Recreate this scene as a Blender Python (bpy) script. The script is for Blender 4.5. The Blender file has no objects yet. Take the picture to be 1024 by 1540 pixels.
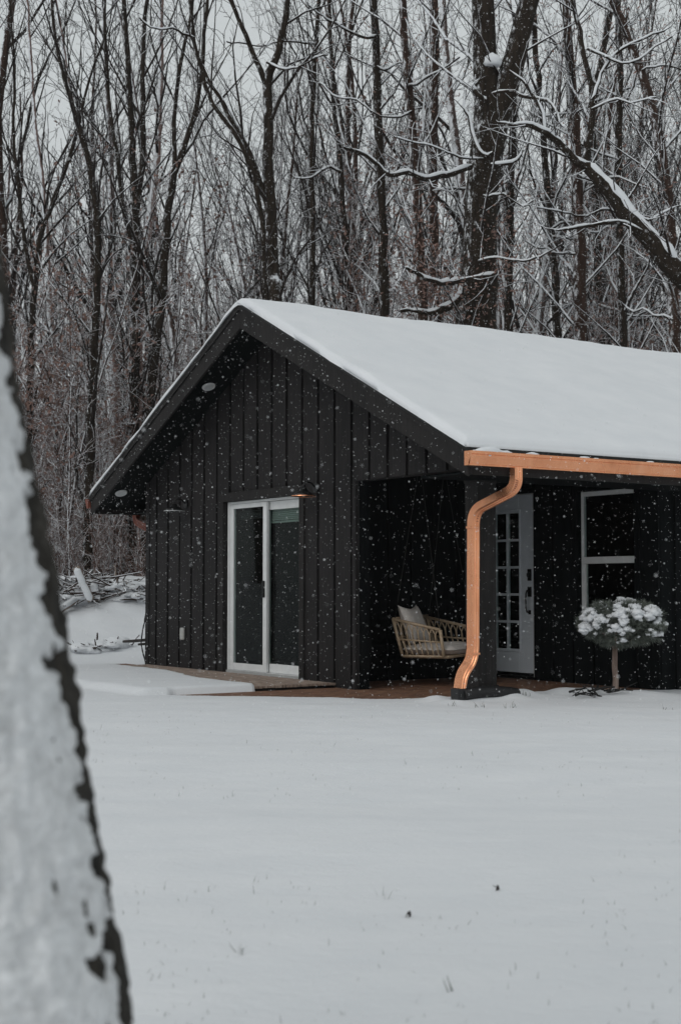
import bpy, bmesh, math, random
import numpy as np
from mathutils import Vector, Matrix, noise
R=math.radians; PI=math.pi
scene=bpy.context.scene
col=bpy.data.collections.new("scene"); scene.collection.children.link(col)

# ------------------------------------------------------------------ camera numbers
F=2174.4; PITCH=3.026; CAMH=1.03
def at(px,py,Y):
    """world point seen at a photograph position, at world depth Y"""
    p=R(PITCH); dx=(px-512)/F; dz=(770-py)/F
    d=Vector((dx, math.cos(p)-dz*math.sin(p), math.sin(p)+dz*math.cos(p)))
    t=Y/d.y
    return Vector((d.x*t, Y, CAMH+d.z*t))
YAW=R(33.376); HX,HY=1.15,13.059          # house frame: x along the eaves (v), y along the gable (L)
CV,SV=math.cos(YAW),math.sin(YAW)
def HW(x,y,z=0): return Vector((HX+x*CV-y*SV, HY+x*SV+y*CV, z))
def toH(X,Y):
    a=X-HX; b=Y-HY
    return a*CV+b*SV, -a*SV+b*CV

# ------------------------------------------------------------------ materials
def newmat(name):
    m=bpy.data.materials.new(name); m.use_nodes=True
    nt=m.node_tree; nt.nodes.clear()
    o=nt.nodes.new('ShaderNodeOutputMaterial'); b=nt.nodes.new('ShaderNodeBsdfPrincipled')
    nt.links.new(b.outputs[0],o.inputs[0])
    return m,nt,b
def N(nt,t,**k):
    n=nt.nodes.new(t)
    for a,v in k.items():
        if a.startswith('i_'):
            n.inputs[a[2:].replace('_',' ')].default_value=v
        else: setattr(n,a,v)
    return n
def noise_node(nt,scale,detail=4,rough=.55,coord='Object',vec_scale=None):
    tc=N(nt,'ShaderNodeTexCoord'); out=tc.outputs[coord]
    if vec_scale:
        mp=N(nt,'ShaderNodeMapping'); mp.inputs['Scale'].default_value=vec_scale
        nt.links.new(out,mp.inputs[0]); out=mp.outputs[0]
    n=N(nt,'ShaderNodeTexNoise'); n.inputs['Scale'].default_value=scale; n.inputs['Detail'].default_value=detail
    n.inputs['Roughness'].default_value=rough
    nt.links.new(out,n.inputs['Vector']); return n.outputs['Fac']
def ramp(nt,src,stops):
    r=N(nt,'ShaderNodeValToRGB'); e=r.color_ramp.elements
    while len(e)<len(stops): e.new(.5)
    for i,(p,c) in enumerate(stops):
        e[i].position=p; e[i].color=(c[0],c[1],c[2],1) if hasattr(c,'__len__') else (c,c,c,1)
    nt.links.new(src,r.inputs[0]); return r.outputs[0]
def bump(nt,b,src,strength,dist=.02):
    n=N(nt,'ShaderNodeBump'); n.inputs['Strength'].default_value=strength; n.inputs['Distance'].default_value=dist
    nt.links.new(src,n.inputs['Height']); nt.links.new(n.outputs[0],b.inputs['Normal'])
def simple(name,c0,c1,scale=6,rough=.7,bs=.3,bd=.01,metal=0,vs=None,coord='Object'):
    m,nt,b=newmat(name)
    f=noise_node(nt,scale,5,.6,coord,vs)
    nt.links.new(ramp(nt,f,[(.3,c0),(.7,c1)]),b.inputs['Base Color'])
    b.inputs['Roughness'].default_value=rough; b.inputs['Metallic'].default_value=metal
    if bs: bump(nt,b,f,bs,bd)
    return m
def math_n(nt,op,a,b=None,clamp=False):
    n=N(nt,'ShaderNodeMath',operation=op); n.use_clamp=clamp
    for i,v in enumerate((a,b)):
        if v is None: continue
        if isinstance(v,(int,float)): n.inputs[i].default_value=v
        else: nt.links.new(v,n.inputs[i])
    return n.outputs[0]
SNOWC=(.78,.80,.83)
def bark(name,c0,c1,plaster=.5,top=.35,fine=False):
    """bark with snow lodged on upward faces and plastered on the windward side"""
    m,nt,b=newmat(name)
    f=noise_node(nt,14,5,.65,'Object',(1,1,.25))
    basec=ramp(nt,f,[(.3,c0),(.7,c1)])
    g=N(nt,'ShaderNodeNewGeometry'); sx=N(nt,'ShaderNodeSeparateXYZ'); nt.links.new(g.outputs['Normal'],sx.inputs[0])
    n2=noise_node(nt,5 if fine else 7,4,.7,'Object')
    t=math_n(nt,'MULTIPLY_ADD',n2,.9); t.node.inputs[2].default_value=-.45
    topm=math_n(nt,'ADD',sx.outputs[2],t)
    topm=math_n(nt,'MULTIPLY',math_n(nt,'SUBTRACT',topm,top),6,True)
    dt=N(nt,'ShaderNodeVectorMath',operation='DOT_PRODUCT'); dt.inputs[1].default_value=(-.8,-.55,.15)
    nt.links.new(g.outputs['Normal'],dt.inputs[0])
    n3=noise_node(nt,11,7,.8,'Object',(1,1,.5))
    w=math_n(nt,'MULTIPLY_ADD',n3,2.6); w.node.inputs[2].default_value=-1.3-.9+plaster
    w=math_n(nt,'ADD',w,dt.outputs['Value'])
    w=math_n(nt,'MULTIPLY',w,4,True)
    mask=math_n(nt,'MAXIMUM',topm,w)
    mx=N(nt,'ShaderNodeMixRGB'); nt.links.new(mask,mx.inputs[0]); nt.links.new(basec,mx.inputs[1]); mx.inputs[2].default_value=(*SNOWC,1)
    nt.links.new(mx.outputs[0],b.inputs['Base Color']); b.inputs['Roughness'].default_value=.85
    b.inputs['Specular IOR Level'].default_value=.15
    if not fine: bump(nt,b,f,.6,.03)
    return m
M={}
M['bark']=bark('dark_bark',(.010,.0075,.0055),(.034,.025,.018),-.12,.4)
M['bark_brown']=bark('brown_bark',(.020,.012,.009),(.060,.036,.027),.0,.4)
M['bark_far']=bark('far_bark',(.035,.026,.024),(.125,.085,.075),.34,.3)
M['twig']=bark('twig_bark',(.011,.009,.008),(.034,.024,.02),.12,-.05,True)
M['twig_dark']=bark('dark_twig_bark',(.012,.009,.008),(.030,.023,.019),-.1,.36,True)
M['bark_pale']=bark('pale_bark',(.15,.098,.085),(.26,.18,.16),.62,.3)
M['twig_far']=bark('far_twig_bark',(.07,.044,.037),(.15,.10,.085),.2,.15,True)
M['brush']=bark('brush_stems',(.075,.042,.034),(.20,.122,.098),.1,.4,True)
def snowmat(name,scale=3,bs=.25,bd=.02,sss=False,fine=False):
    m,nt,b=newmat(name)
    f=noise_node(nt,scale,6,.6,'Object')
    nt.links.new(ramp(nt,f,[(.3,(.69,.71,.735)),(.7,(.75,.765,.785))]),b.inputs['Base Color'])
    b.inputs['Roughness'].default_value=.75; b.inputs['Specular IOR Level'].default_value=.25
    if bs: bump(nt,b,f,bs,bd)
    return m
M['snow']=snowmat('snow',9,.35,.02)
M['snow_roof']=snowmat('roof_snow',2.2,.12,.02)
# ground snow: wind ripples stretched sideways + fine grain
m,nt,b=newmat('ground_snow')
f1=noise_node(nt,1.0,6,.62,'Object',(1.6,3.2,1)); f2=noise_node(nt,22,4,.6,'Object')
nt.links.new(ramp(nt,f1,[(.3,(.69,.71,.735)),(.7,(.74,.755,.775))]),b.inputs['Base Color'])
s=math_n(nt,'MULTIPLY_ADD',f2,.42); nt.links.new(f1,s.node.inputs[2])
b.inputs['Roughness'].default_value=.8; b.inputs['Specular IOR Level'].default_value=.2
bump(nt,b,s,.34,.04); M['snow_ground']=m
def blackwood(name,c0,c1,spec=.22):
    m,nt,b=newmat(name)
    f=noise_node(nt,3.2,6,.65,'Object',(9,9,.5)); g=noise_node(nt,1.3,3,.5,'Object')
    mixf=math_n(nt,'ADD',math_n(nt,'MULTIPLY',f,.6),math_n(nt,'MULTIPLY',g,.4))
    nt.links.new(ramp(nt,mixf,[(.35,c0),(.65,c1)]),b.inputs['Base Color'])
    b.inputs['Roughness'].default_value=.7; b.inputs['Specular IOR Level'].default_value=spec
    bump(nt,b,f,.35,.008); return m
M['siding']=blackwood('black_siding',(.0065,.006,.0062),(.020,.0178,.0182))
M['trim']=blackwood('black_trim',(.009,.0082,.0082),(.022,.020,.0195))
M['porch']=blackwood('porch_boards',(.004,.005,.0055),(.008,.0095,.010),.04)  # black boards with the teal tint of the porch's shadow in their colour
M['soffit']=blackwood('soffit_boards',(.005,.0065,.007),(.008,.0095,.010),.04)  # darkened underside, shade and its teal tint put into the colour
m,nt,b=newmat('copper')
f=noise_node(nt,4,6,.65,'Object',(1,1,.5)); g_=noise_node(nt,2.6,3,.55,'Object',(1,1,.5))
c_=ramp(nt,f,[(.28,(.80,.33,.17)),(.5,(.92,.41,.22)),(.75,(.97,.48,.28))]); d_=ramp(nt,g_,[(.26,(.74,.68,.64)),(.42,(1,1,1))])
mx=N(nt,'ShaderNodeMixRGB',blend_type='MULTIPLY'); mx.inputs[0].default_value=.8; nt.links.new(c_,mx.inputs[1]); nt.links.new(d_,mx.inputs[2]); nt.links.new(mx.outputs[0],b.inputs['Base Color'])
b.inputs['Metallic'].default_value=.85; nt.links.new(ramp(nt,g_,[(.3,.34),(.7,.2)]),b.inputs['Roughness']); M['copper']=m
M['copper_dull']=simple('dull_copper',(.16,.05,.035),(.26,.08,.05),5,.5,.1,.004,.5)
M['white']=simple('white_vinyl',(.60,.61,.61),(.68,.69,.69),8,.4,.05,.002)
M['grey_vinyl']=simple('grey_vinyl',(.30,.31,.31),(.36,.37,.37),8,.5,.05,.002)
M['doorpaint']=simple('door_paint',(.50,.54,.58),(.58,.62,.66),3,.45,.06,.002)
M['black_metal']=simple('black_metal',(.006,.006,.006),(.012,.012,.012),10,.4,.1,.002,.4)
M['plastic']=simple('black_plastic',(.006,.006,.007),(.012,.012,.013),10,.55,.05,.002)
M['blind']=simple('blind_fabric',(.15,.18,.165),(.22,.25,.23),4,.8,.05,.002,0,(1,1,30))
M['room']=simple('dark_room',(.010,.010,.010),(.02,.019,.018),1,.8,0)
M['rattan']=simple('rattan',(.26,.19,.12),(.42,.32,.22),40,.6,.4,.003)
M['cushion']=simple('cushion_fabric',(.55,.50,.46),(.66,.61,.57),18,.9,.3,.004)
M['rope']=simple('dark_rope',(.005,.005,.005),(.014,.013,.012),60,.9,.4,.003)
M['lightglass']=simple('light_lens',(.42,.44,.44),(.55,.57,.57),30,.3,.1,.002)
M['cover']=simple('white_plastic',(.30,.30,.29),(.42,.42,.40),20,.5,.1,.002)
M['log']=simple('log_wood',(.14,.11,.09),(.28,.23,.19),12,.85,.5,.01)
M['needle']=simple('pine_needles',(.06,.075,.06),(.19,.21,.18),30,.7,0)
M['topbark']=simple('shrub_bark',(.10,.065,.050),(.26,.20,.17),16,.85,.6,.01,0,(1,1,.2))
M['leaf']=simple('dry_leaves',(.12,.062,.050),(.25,.155,.125),25,.8,0)
M['leafdark']=simple('dead_leaf',(.012,.009,.008),(.03,.02,.016),25,.8,.2,.003)
M['grass']=simple('winter_grass',(.03,.04,.03),(.10,.11,.075),12,.8,0)
M['flake']=simple('snowflake',(.80,.81,.83),(.86,.87,.88),3,.9,0)
# glass
m,nt,b=newmat('window_glass'); b.inputs['Base Color'].default_value=(.75,.85,.82,1); b.inputs['Roughness'].default_value=.02
b.inputs['Transmission Weight'].default_value=1.0; b.inputs['IOR'].default_value=1.12
M['glass']=m
# weathered deck boards
m,nt,b=newmat('deck_boards')
f=noise_node(nt,6,5,.6,'Object',(6,.8,1)); 
nt.links.new(ramp(nt,f,[(.3,(.13,.09,.07)),(.7,(.42,.33,.27))]),b.inputs['Base Color']); b.inputs['Roughness'].default_value=.8
bump(nt,b,f,.4,.01); M['deck']=m
# brown paver patio
m,nt,b=newmat('brown_pavers')
tc=N(nt,'ShaderNodeTexCoord'); br=N(nt,'ShaderNodeTexBrick'); nt.links.new(tc.outputs['Object'],br.inputs['Vector'])
br.inputs['Scale'].default_value=3.2; br.inputs['Mortar Size'].default_value=.018
br.inputs['Color1'].default_value=(.19,.085,.05,1); br.inputs['Color2'].default_value=(.28,.155,.09,1); br.inputs['Mortar'].default_value=(.06,.04,.03,1)
n=noise_node(nt,7,6,.7,'Object'); mx=N(nt,'ShaderNodeMixRGB',blend_type='MULTIPLY'); mx.inputs[0].default_value=.8
nt.links.new(br.outputs[0],mx.inputs[1]); nt.links.new(ramp(nt,n,[(.25,(.35,.33,.3)),(.75,(1.3,1.25,1.2))]),mx.inputs[2])
nt.links.new(mx.outputs[0],b.inputs['Base Color']); b.inputs['Roughness'].default_value=.7; bump(nt,b,n,.4,.01); M['patio']=m

# ------------------------------------------------------------------ mesh helpers
def link(name,me,mat=None,parent=None,smooth=False):
    o=bpy.data.objects.new(name,me); col.objects.link(o)
    if mat is not None: me.materials.append(M[mat] if isinstance(mat,str) else mat)
    if parent is not None: o.parent=parent
    if smooth:
        me.polygons.foreach_set('use_smooth',[True]*len(me.polygons))
    return o
class MB:
    def __init__(s): s.v=[]; s.f=[]
    def quadbox(s,p):   # 8 corners: 4 bottom, 4 top
        k=len(s.v); s.v+= [tuple(q) for q in p]
        s.f+=[(k,k+3,k+2,k+1),(k+4,k+5,k+6,k+7)]+[(k+i,k+(i+1)%4,k+4+(i+1)%4,k+4+i) for i in range(4)]
    def box(s,x0,x1,y0,y1,z0,z1):
        s.quadbox([(x0,y0,z0),(x1,y0,z0),(x1,y1,z0),(x0,y1,z0),(x0,y0,z1),(x1,y0,z1),(x1,y1,z1),(x0,y1,z1)])
    def boxbetween(s,a,b,w,h,up=Vector((0,0,1))):
        a=Vector(a); b=Vector(b); d=(b-a).normalized(); sd=d.cross(up).normalized()*w/2; u=sd.cross(d).normalized()*h/2
        s.quadbox([a-sd-u,a+sd-u,a+sd+u,a-sd+u,b-sd-u,b+sd-u,b+sd+u,b-sd+u])
    def prism_x(s,poly,x0,x1):   # poly in (y,z) counter-clockwise
        k=len(s.v); n=len(poly)
        s.v+=[(x0,y,z) for y,z in poly]+[(x1,y,z) for y,z in poly]
        s.f+=[tuple(k+i for i in range(n)),tuple(k+n+i for i in reversed(range(n)))]
        s.f+=[(k+i,k+n+i,k+n+(i+1)%n,k+(i+1)%n) for i in range(n)]
    def tube(s,pts,rad,sides=8,cap=True,roll=0,square=False):
        pts=[Vector(p) for p in pts]; n=len(pts)
        if not hasattr(rad,'__len__'): rad=[rad]*n
        k0=len(s.v); ref=None
        for i,p in enumerate(pts):
            t=(pts[min(i+1,n-1)]-pts[max(i-1,0)]).normalized()
            if ref is None: ref=t.orthogonal().normalized()
            ref=(ref-t*ref.dot(t)).normalized(); bi=t.cross(ref)
            for j in range(sides):
                a=roll+2*PI*j/sides
                s.v.append(tuple(p+(ref*math.cos(a)+bi*math.sin(a))*rad[i]))
        for i in range(n-1):
            for j in range(sides):
                a=k0+i*sides+j; b=k0+i*sides+(j+1)%sides
                s.f.append((a,b,b+sides,a+sides))
        if cap:
            s.f.append(tuple(k0+j for j in reversed(range(sides)))); s.f.append(tuple(k0+(n-1)*sides+j for j in range(sides)))
    def blob(s,c,rx,ry,rz,seed=0,amp=.2,seg=10,rings=7,freq=2.0,flat=None):
        c=Vector(c); k=len(s.v)
        for i in range(rings+1):
            th=PI*i/rings
            for j in range(seg):
                ph=2*PI*j/seg
                d=Vector((math.sin(th)*math.cos(ph),math.sin(th)*math.sin(ph),math.cos(th)))
                q=1+amp*noise.noise(d*freq+Vector((seed*3.1,seed*1.7,seed)))
                z=d.z*rz*q
                if flat is not None and z<-flat*rz: z=-flat*rz
                s.v.append((c.x+d.x*rx*q,c.y+d.y*ry*q,c.z+z))
        for i in range(rings):
            for j in range(seg):
                a=k+i*seg+j; b=k+i*seg+(j+1)%seg
                s.f.append((a,a+seg,b+seg,b))
    def build(s,name,mat,parent=None,smooth=False,merge=False):
        me=bpy.data.meshes.new(name); me.from_pydata(s.v,[],s.f); me.validate()
        bm=bmesh.new(); bm.from_mesh(me)
        if merge: bmesh.ops.remove_doubles(bm,verts=bm.verts,dist=1e-5)
        bmesh.ops.recalc_face_normals(bm,faces=bm.faces); bm.to_mesh(me); bm.free()
        o=link(name,me,mat,parent,smooth); return o
def bevel(o,w=.004,seg=2):
    md=o.modifiers.new('bevel','BEVEL'); md.width=w; md.segments=seg; md.limit_method='ANGLE'
    return o
def tag(o,label=None,cat=None,group=None,kind=None):
    if label: o['label']=label
    if cat: o['category']=cat
    if group: o['group']=group
    if kind: o['kind']=kind
    return o
def empty(name,loc=(0,0,0),rz=0,parent=None):
    o=bpy.data.objects.new(name,None); col.objects.link(o); o.location=loc; o.rotation_euler=(0,0,rz); o.empty_display_size=.3
    if parent: o.parent=parent
    return o
def sstep(a,b,x):
    t=min(1,max(0,(x-a)/(b-a))); return t*t*(3-2*t)

# ------------------------------------------------------------------ camera, world, sun
cam=bpy.data.cameras.new('camera'); co=bpy.data.objects.new('camera',cam); col.objects.link(co)
cam.sensor_fit='HORIZONTAL'; cam.sensor_width=24; cam.lens=24*F/1024
co.location=(0,0,CAMH); co.rotation_euler=(R(90+PITCH),0,0); cam.clip_end=2000; cam.clip_start=.05
cam.dof.use_dof=True; cam.dof.focus_distance=15.5; cam.dof.aperture_fstop=3.6
scene.camera=co
scene.render.resolution_x=680; scene.render.resolution_y=1024
w=bpy.data.worlds.new("World"); scene.world=w; w.use_nodes=True; nt=w.node_tree; nt.nodes.clear()
out=nt.nodes.new('ShaderNodeOutputWorld'); bg=nt.nodes.new('ShaderNodeBackground'); sky=nt.nodes.new('ShaderNodeTexSky')
sky.sky_type='NISHITA'; sky.sun_disc=False; sky.sun_elevation=R(38); sky.sun_rotation=R(-40); sky.air_density=1.0; sky.dust_density=4.0; sky.ozone_density=1.0
hs=nt.nodes.new('ShaderNodeHueSaturation'); hs.inputs['Saturation'].default_value=.10
mx=nt.nodes.new('ShaderNodeMixRGB'); mx.inputs[0].default_value=.72; mx.inputs[2].default_value=(6.6,7.05,7.15,1)
nt.links.new(sky.outputs[0],hs.inputs['Color']); nt.links.new(hs.outputs[0],mx.inputs[1]); nt.links.new(mx.outputs[0],bg.inputs[0])
bg.inputs[1].default_value=.10; nt.links.new(bg.outputs[0],out.inputs[0])
sl=bpy.data.lights.new('sun','SUN'); sl.energy=.5; sl.angle=R(40); sl.color=(1,.97,.93)
so=bpy.data.objects.new('sun',sl); col.objects.link(so)
el,az=R(38),R(-40)   # light from the front left, high
sd=Vector((math.sin(az)*math.cos(el)*1.0,-math.cos(az)*math.cos(el)*1.0,math.sin(el)))
sky.sun_rotation=math.atan2(sd.x,sd.y)
so.rotation_euler=sd.to_track_quat('Z','Y').to_euler()
vs=scene.view_settings; vs.view_transform='Standard'; vs.look='None'; vs.exposure=0; vs.gamma=1; vs.use_curve_mapping=False

# ------------------------------------------------------------------ ground
W_=8.406; HE=2.321; HR=4.341; SL=(HR-HE)/(W_/2); LEN=11.2
XG=.55; XP=3.21; YR=.75; YL=7.656
BARE=[(-1.5,2.94),(-.86,2.1),(.1,1.15),(.75,1.02),(1.2,1.05),(1.76,1.12),(2.83,1.0),(3.35,.98),(3.6,3.7),(.56,3.7),(.5,2.98),(-.3,2.94)]
def polydist(x,y,P):
    inside=False; dm=1e9; n=len(P)
    for i in range(n):
        x1,y1=P[i]; x2,y2=P[(i+1)%n]
        if (y1>y)!=(y2>y) and x<(x2-x1)*(y-y1)/(y2-y1)+x1: inside=not inside
        dx,dy=x2-x1,y2-y1; t=max(0,min(1,((x-x1)*dx+(y-y1)*dy)/(dx*dx+dy*dy)))
        dm=min(dm,math.hypot(x-x1-t*dx,y-y1-t*dy))
    return -dm if inside else dm
BUMPS=[(.55,.62,.09,.16),(.9,.55,.07,.2),(1.25,.72,.06,.15),(.2,.75,.05,.14),(1.75,.72,.05,.16),(2.0,.6,.05,.2),(.15,.42,.03,.16),(2.35,.3,.05,.35)]
def ground_z(X,Y,x=None,y=None):
    if x is None: x,y=toH(X,Y)
    dist=math.hypot(x-1,y-3)
    z=-.035-.09*sstep(2,9,dist)
    z+=.022*noise.noise(Vector((X*.45,Y*.8,0)))+.010*noise.noise(Vector((X*1.6,Y*2.4,4)))+.004*noise.noise(Vector((X*6,Y*9,7)))
    # bank behind the house
    q=Y-.12*X
    z+=1.27*sstep(24.5,32.0,q)+.16*math.exp(-((X+4.2)/1.6)**2-((Y-29.5)/1.6)**2)+.10*noise.noise(Vector((X*.35,Y*.35,9)))*sstep(25,31,q)+.13*noise.noise(Vector((X*1.3,Y*1.3,2)))*sstep(26,30,q)+.06*noise.noise(Vector((X*3.3,Y*3.3,8)))*sstep(26,29,q)
    z+=max(0,Y-34)*.012
    near=(-2.6<x<4.5 and -.8<y<8.8)
    if near:
        # snow lying level with the timber deck
        dk=sstep(-1.95,-1.72,x)*sstep(2.92,2.97,y)*(1-sstep(7.55,7.9,y))
        z=z*(1-dk)+(.032+.006*noise.noise(Vector((X*2,Y*2,1))))*dk
        jj=.035*noise.noise(Vector((X*4,Y*4,3)))
        # bare strip of deck in the shelter of the overhang
        if y>2.9:
            xo=-.04-.42*(1-sstep(3.9,6.2,y)); st=sstep(xo-.05+jj,xo+.02+jj,x)*(1-sstep(7.75,8.15,y))
            if x<3.3: z=z*(1-st)+(-.30)*st
        for bx,by,bh,br_ in BUMPS: z+=bh*math.exp(-((x-bx)**2+(y-by)**2)/br_**2)
        d=polydist(x,y,BARE)+jj*.8*(1 if y<2.7 else 0)
        k=1-sstep(-.05,.03,d)
        z=z*(1-k)+(-.32)*k
    if 0<x<LEN and .9<y<7.6 and not near: z=min(z,-.3)
    return z
def axis(segs):
    out=[]
    for a,b,st in segs:
        n=max(1,round((b-a)/st)); out+= [a+(b-a)*i/n for i in range(n)]
    out.append(segs[-1][1]); return out
ax=axis([(-600,-100,60),(-100,-30,10),(-30,-14,.8),(-14,-6,.25),(-6,-2.4,.09),(-2.4,4.2,.035),(4.2,8,.2),(8,22,.5),(22,60,3),(60,200,20),(200,700,80)])
ay=axis([(-400,-60,60),(-60,-14,6),(-14,-5,.25),(-5,-1,.1),(-1,4,.04),(4,8.6,.07),(8.6,24,.3),(24,50,.8),(50,120,6),(120,700,60)])
nx,ny=len(ax),len(ay); V=[]
for yy in ay:
    for xx in ax:
        p=HW(xx,yy); V.append((p.x,p.y,ground_z(p.x,p.y,xx,yy)))
Fc=[(j*nx+i,j*nx+i+1,(j+1)*nx+i+1,(j+1)*nx+i) for j in range(ny-1) for i in range(nx-1)]
me=bpy.data.meshes.new('snowy_ground'); me.from_pydata(V,[],Fc)
g=link('snowy_ground',me,'snow_ground',None,True); tag(g,kind='structure')
def gz(X,Y): return ground_z(X,Y)
def hit(px,py,up=0,y0=15.0,y1=34.0):
    Y=y0
    while Y<y1:
        p=at(px,py,Y)
        if p.z<=gz(p.x,p.y): break
        Y+=.1
    p=at(px,py,Y); p.z=max(p.z,gz(p.x,p.y))+up; return p

# brown paver patio and the timber deck
mb=MB(); mb.box(-1.9,3.19,.55,2.965,-.28,-.052); mb.box(.72,3.19,2.966,3.66,-.28,-.052)
mb.box(-.0,.5,7.62,8.3,-.28,-.02)
pt=mb.build('patio',"patio"); pt.location=(HX,HY,0); pt.rotation_euler=(0,0,YAW); tag(pt,kind='structure')
deck=empty('timber_deck',(HX,HY,0),YAW); tag(deck,'low timber deck under the snow in front of the sliding glass door','deck')
rnd=random.Random(5)
x=-1.70; k=0
mb=MB()
while x<.52:
    wdt=.135
    yy0=3.0+rnd.uniform(-.008,.008); cuts=[yy0,rnd.uniform(4.4,6.4),7.58]
    for a,b_ in zip(cuts[:-1],cuts[1:]): mb.box(x,min(x+wdt,.545),a+.002,b_-.002,-.028+rnd.uniform(-.003,.003),0.0+rnd.uniform(-.003,.002))
    x+=wdt+.012
bevel(mb.build('deck_boards','deck',deck),.003,1)
mb=MB(); mb.box(-1.69,.54,3.03,3.07,-.25,-.03); mb.box(-1.69,.54,7.5,7.54,-.25,-.03); mb.box(-1.66,-1.62,3.07,7.5,-.25,-.03); mb.box(-.6,-.56,3.07,7.5,-.25,-.03)
mb.build('joists','trim',deck)

# ------------------------------------------------------------------ the cabin
house=empty('cabin',(HX,HY,0),YAW); tag(house,'black board-sided cabin with a snow-covered gable roof and copper gutter','cabin')
def roofz(y): return HE+SL*min(y,W_-y)
# roof slabs
RT=.20
mb=MB()
mid=W_/2
mb.prism_x([(.03,roofz(.03)-RT),(mid,HR-RT),(mid,HR-.012),(.03,roofz(.03)-.012)][::1],.03,LEN)
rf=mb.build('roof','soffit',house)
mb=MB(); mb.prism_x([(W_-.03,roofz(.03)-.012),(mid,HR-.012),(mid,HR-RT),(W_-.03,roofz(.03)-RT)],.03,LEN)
rf2=mb.build('roof','soffit',house)
# drip edge, dark, above the fascia
mb=MB()
for s_ in (0,1):
    f_=(lambda y: y) if s_==0 else (lambda y: W_-y)
    p=[(f_(-.005),roofz(0)-.035),(f_(mid),HR-.035),(f_(mid),HR-.008),(f_(-.005),roofz(0)-.008)]
    mb.prism_x(p,-.022,.0)
    mb.box(-.022,LEN,min(f_(-.03),f_(.0)),max(f_(-.03),f_(.0)),HE-.06,HE-.010)
mb.build('drip_edge','black_metal',house)
# rake fascia boards: two layers
FB=.275
for s_ in (0,1):
    f_=(lambda y: y) if s_==0 else (lambda y: W_-y)
    mb=MB(); mb.prism_x([(f_(.0),HE-FB),(f_(.0),HE-.036),(f_(mid-.001),HR-.036),(f_(mid-.001),HR-FB-.03)],.0,.03); bevel(mb.build('fascia_board','trim',house),.003,1)
    mb=MB(); mb.prism_x([(f_(.0),HE-.09),(f_(.0),HE-.037),(f_(mid-.001),HR-.037),(f_(mid-.001),HR-.09)],-.018,-.001); mb.build('fascia_board','trim',house)
    mb=MB(); y0,y1=sorted((f_(.0),f_(.028))); mb.box(.031,LEN,y0,y1,HE-FB+.02,HE-.06); mb.build('eave_board','trim',house)
# eave soffit (flat underside between eave board and wall)
mb=MB(); mb.box(.031,LEN,.029,YR-.002,HE-FB+.028,HE-FB+.045); mb.build('eave_soffit','soffit',house)
mb=MB(); mb.box(.60,LEN,YL+.13,W_-.029,HE-FB+.028,HE-FB+.045); mb.build('eave_soffit','soffit',house)
# snow on the roof
TH=.085
def roof_snow():
    xs=[ -.03,-.015,.02,.06,.12]+[.12+(LEN-.2)*i/90 for i in range(1,91)]+[LEN+.02,LEN+.04]
    ys=[-.01,0.0,.025,.06,.12,.2]+[.2+(mid-.5-.2)*i/26 for i in range(1,27)]+[mid-.3,mid-.2,mid-.1,mid]
    ys=ys+[W_-y for y in reversed(ys[:-1])]
    V=[];F=[]
    nxs,nys=len(xs),len(ys)
    def th(x,y):
        e=min(y+.01,W_-y+.01,x+.03,LEN+.04-x); t=TH
        r=.07
        if e<r: t*=math.sqrt(max(0,1-(1-e/r)**2))
        t*=1+.34*noise.noise(Vector((x*.7,y*.9,5)))+.12*noise.noise(Vector((x*4,y*4,1)))
        return t
    for x in xs:
        for y in ys:
            base=roofz(y); 
            rr=.16; dy=abs(y-mid)
            if dy<rr: base-= SL*(rr-dy)**2/(2*rr)*.9
            jx=0
            V.append((x+ ((.022*noise.noise(Vector((y*3,0,1)))+.012*noise.noise(Vector((y*11,0,4)))) if x<.0 else 0),y,base-.004+th(x,y)+(.0)))
    for i in range(nxs-1):
        for j in range(nys-1):
            a=i*nys+j; F.append((a,a+nys,a+nys+1,a+1))
    # underside
    k=len(V)
    for x in xs:
        for y in ys: V.append((x,y,roofz(y)-.006))
    for i in range(nxs-1):
        for j in range(nys-1):
            a=k+i*nys+j; F.append((a,a+1,a+nys+1,a+nys))
    bd=[(i*nys) for i in range(nxs)]+[(nxs-1)*nys+j for j in range(1,nys)]+[i*nys+nys-1 for i in range(nxs-2,-1,-1)]+[j for j in range(nys-2,0,-1)]
    for a,b_ in zip(bd,bd[1:]+bd[:1]): F.append((a,b_,k+b_,k+a))
    me=bpy.data.meshes.new('roof_snow'); me.from_pydata(V,[],F)
    return link('roof_snow',me,'snow_roof',house,True)
roof_snow()
# ---- walls: sheathing + vertical boards with dark gaps between
BT=.030
def boards_x(mb,x,y0,y1,zb,zt,pitch=.335,gap=.036,front=-1,off=0):
    """boards on a wall lying in plane x, standing proud towards -x"""
    y=y0+off
    a=y0
    edges=[]
    while y<y1:
        if y>a+.02: edges.append((a,min(y-gap/2,y1)))
        a=y+gap/2; y+=pitch
    if a<y1-.02: edges.append((a,y1))
    for a,b_ in edges:
        t=rnd.uniform(-.003,.003)
        def zz(v,yy): return v(yy) if callable(v) else v
        pts=[(a,zz(zb,a)),(b_,zz(zb,b_)),(b_,zz(zt,b_))]
        if callable(zt) and a<mid<b_: pts.append((mid,zt(mid)))
        pts.append((a,zz(zt,a)))
        mb.prism_x(pts,x-BT+t,x-.0005)
top=lambda y: roofz(y)-RT-.01
DY0,DY1=3.711,5.50; DZ=2.10
HDR=2.185
mb=MB()
mb.box(XG,XG+.12,DY1,YL,-.3,DZ); mb.box(XG,XG+.12,2.56,DY0,-.3,DZ)
poly=[(.72,HDR),(2.56,HDR),(2.56,DZ+.0),(YL,DZ),(YL,top(YL)),(mid,top(mid)),(.72,top(.72))]
mb.prism_x(poly,XG,XG+.12)
PITCHB=.338
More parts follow.
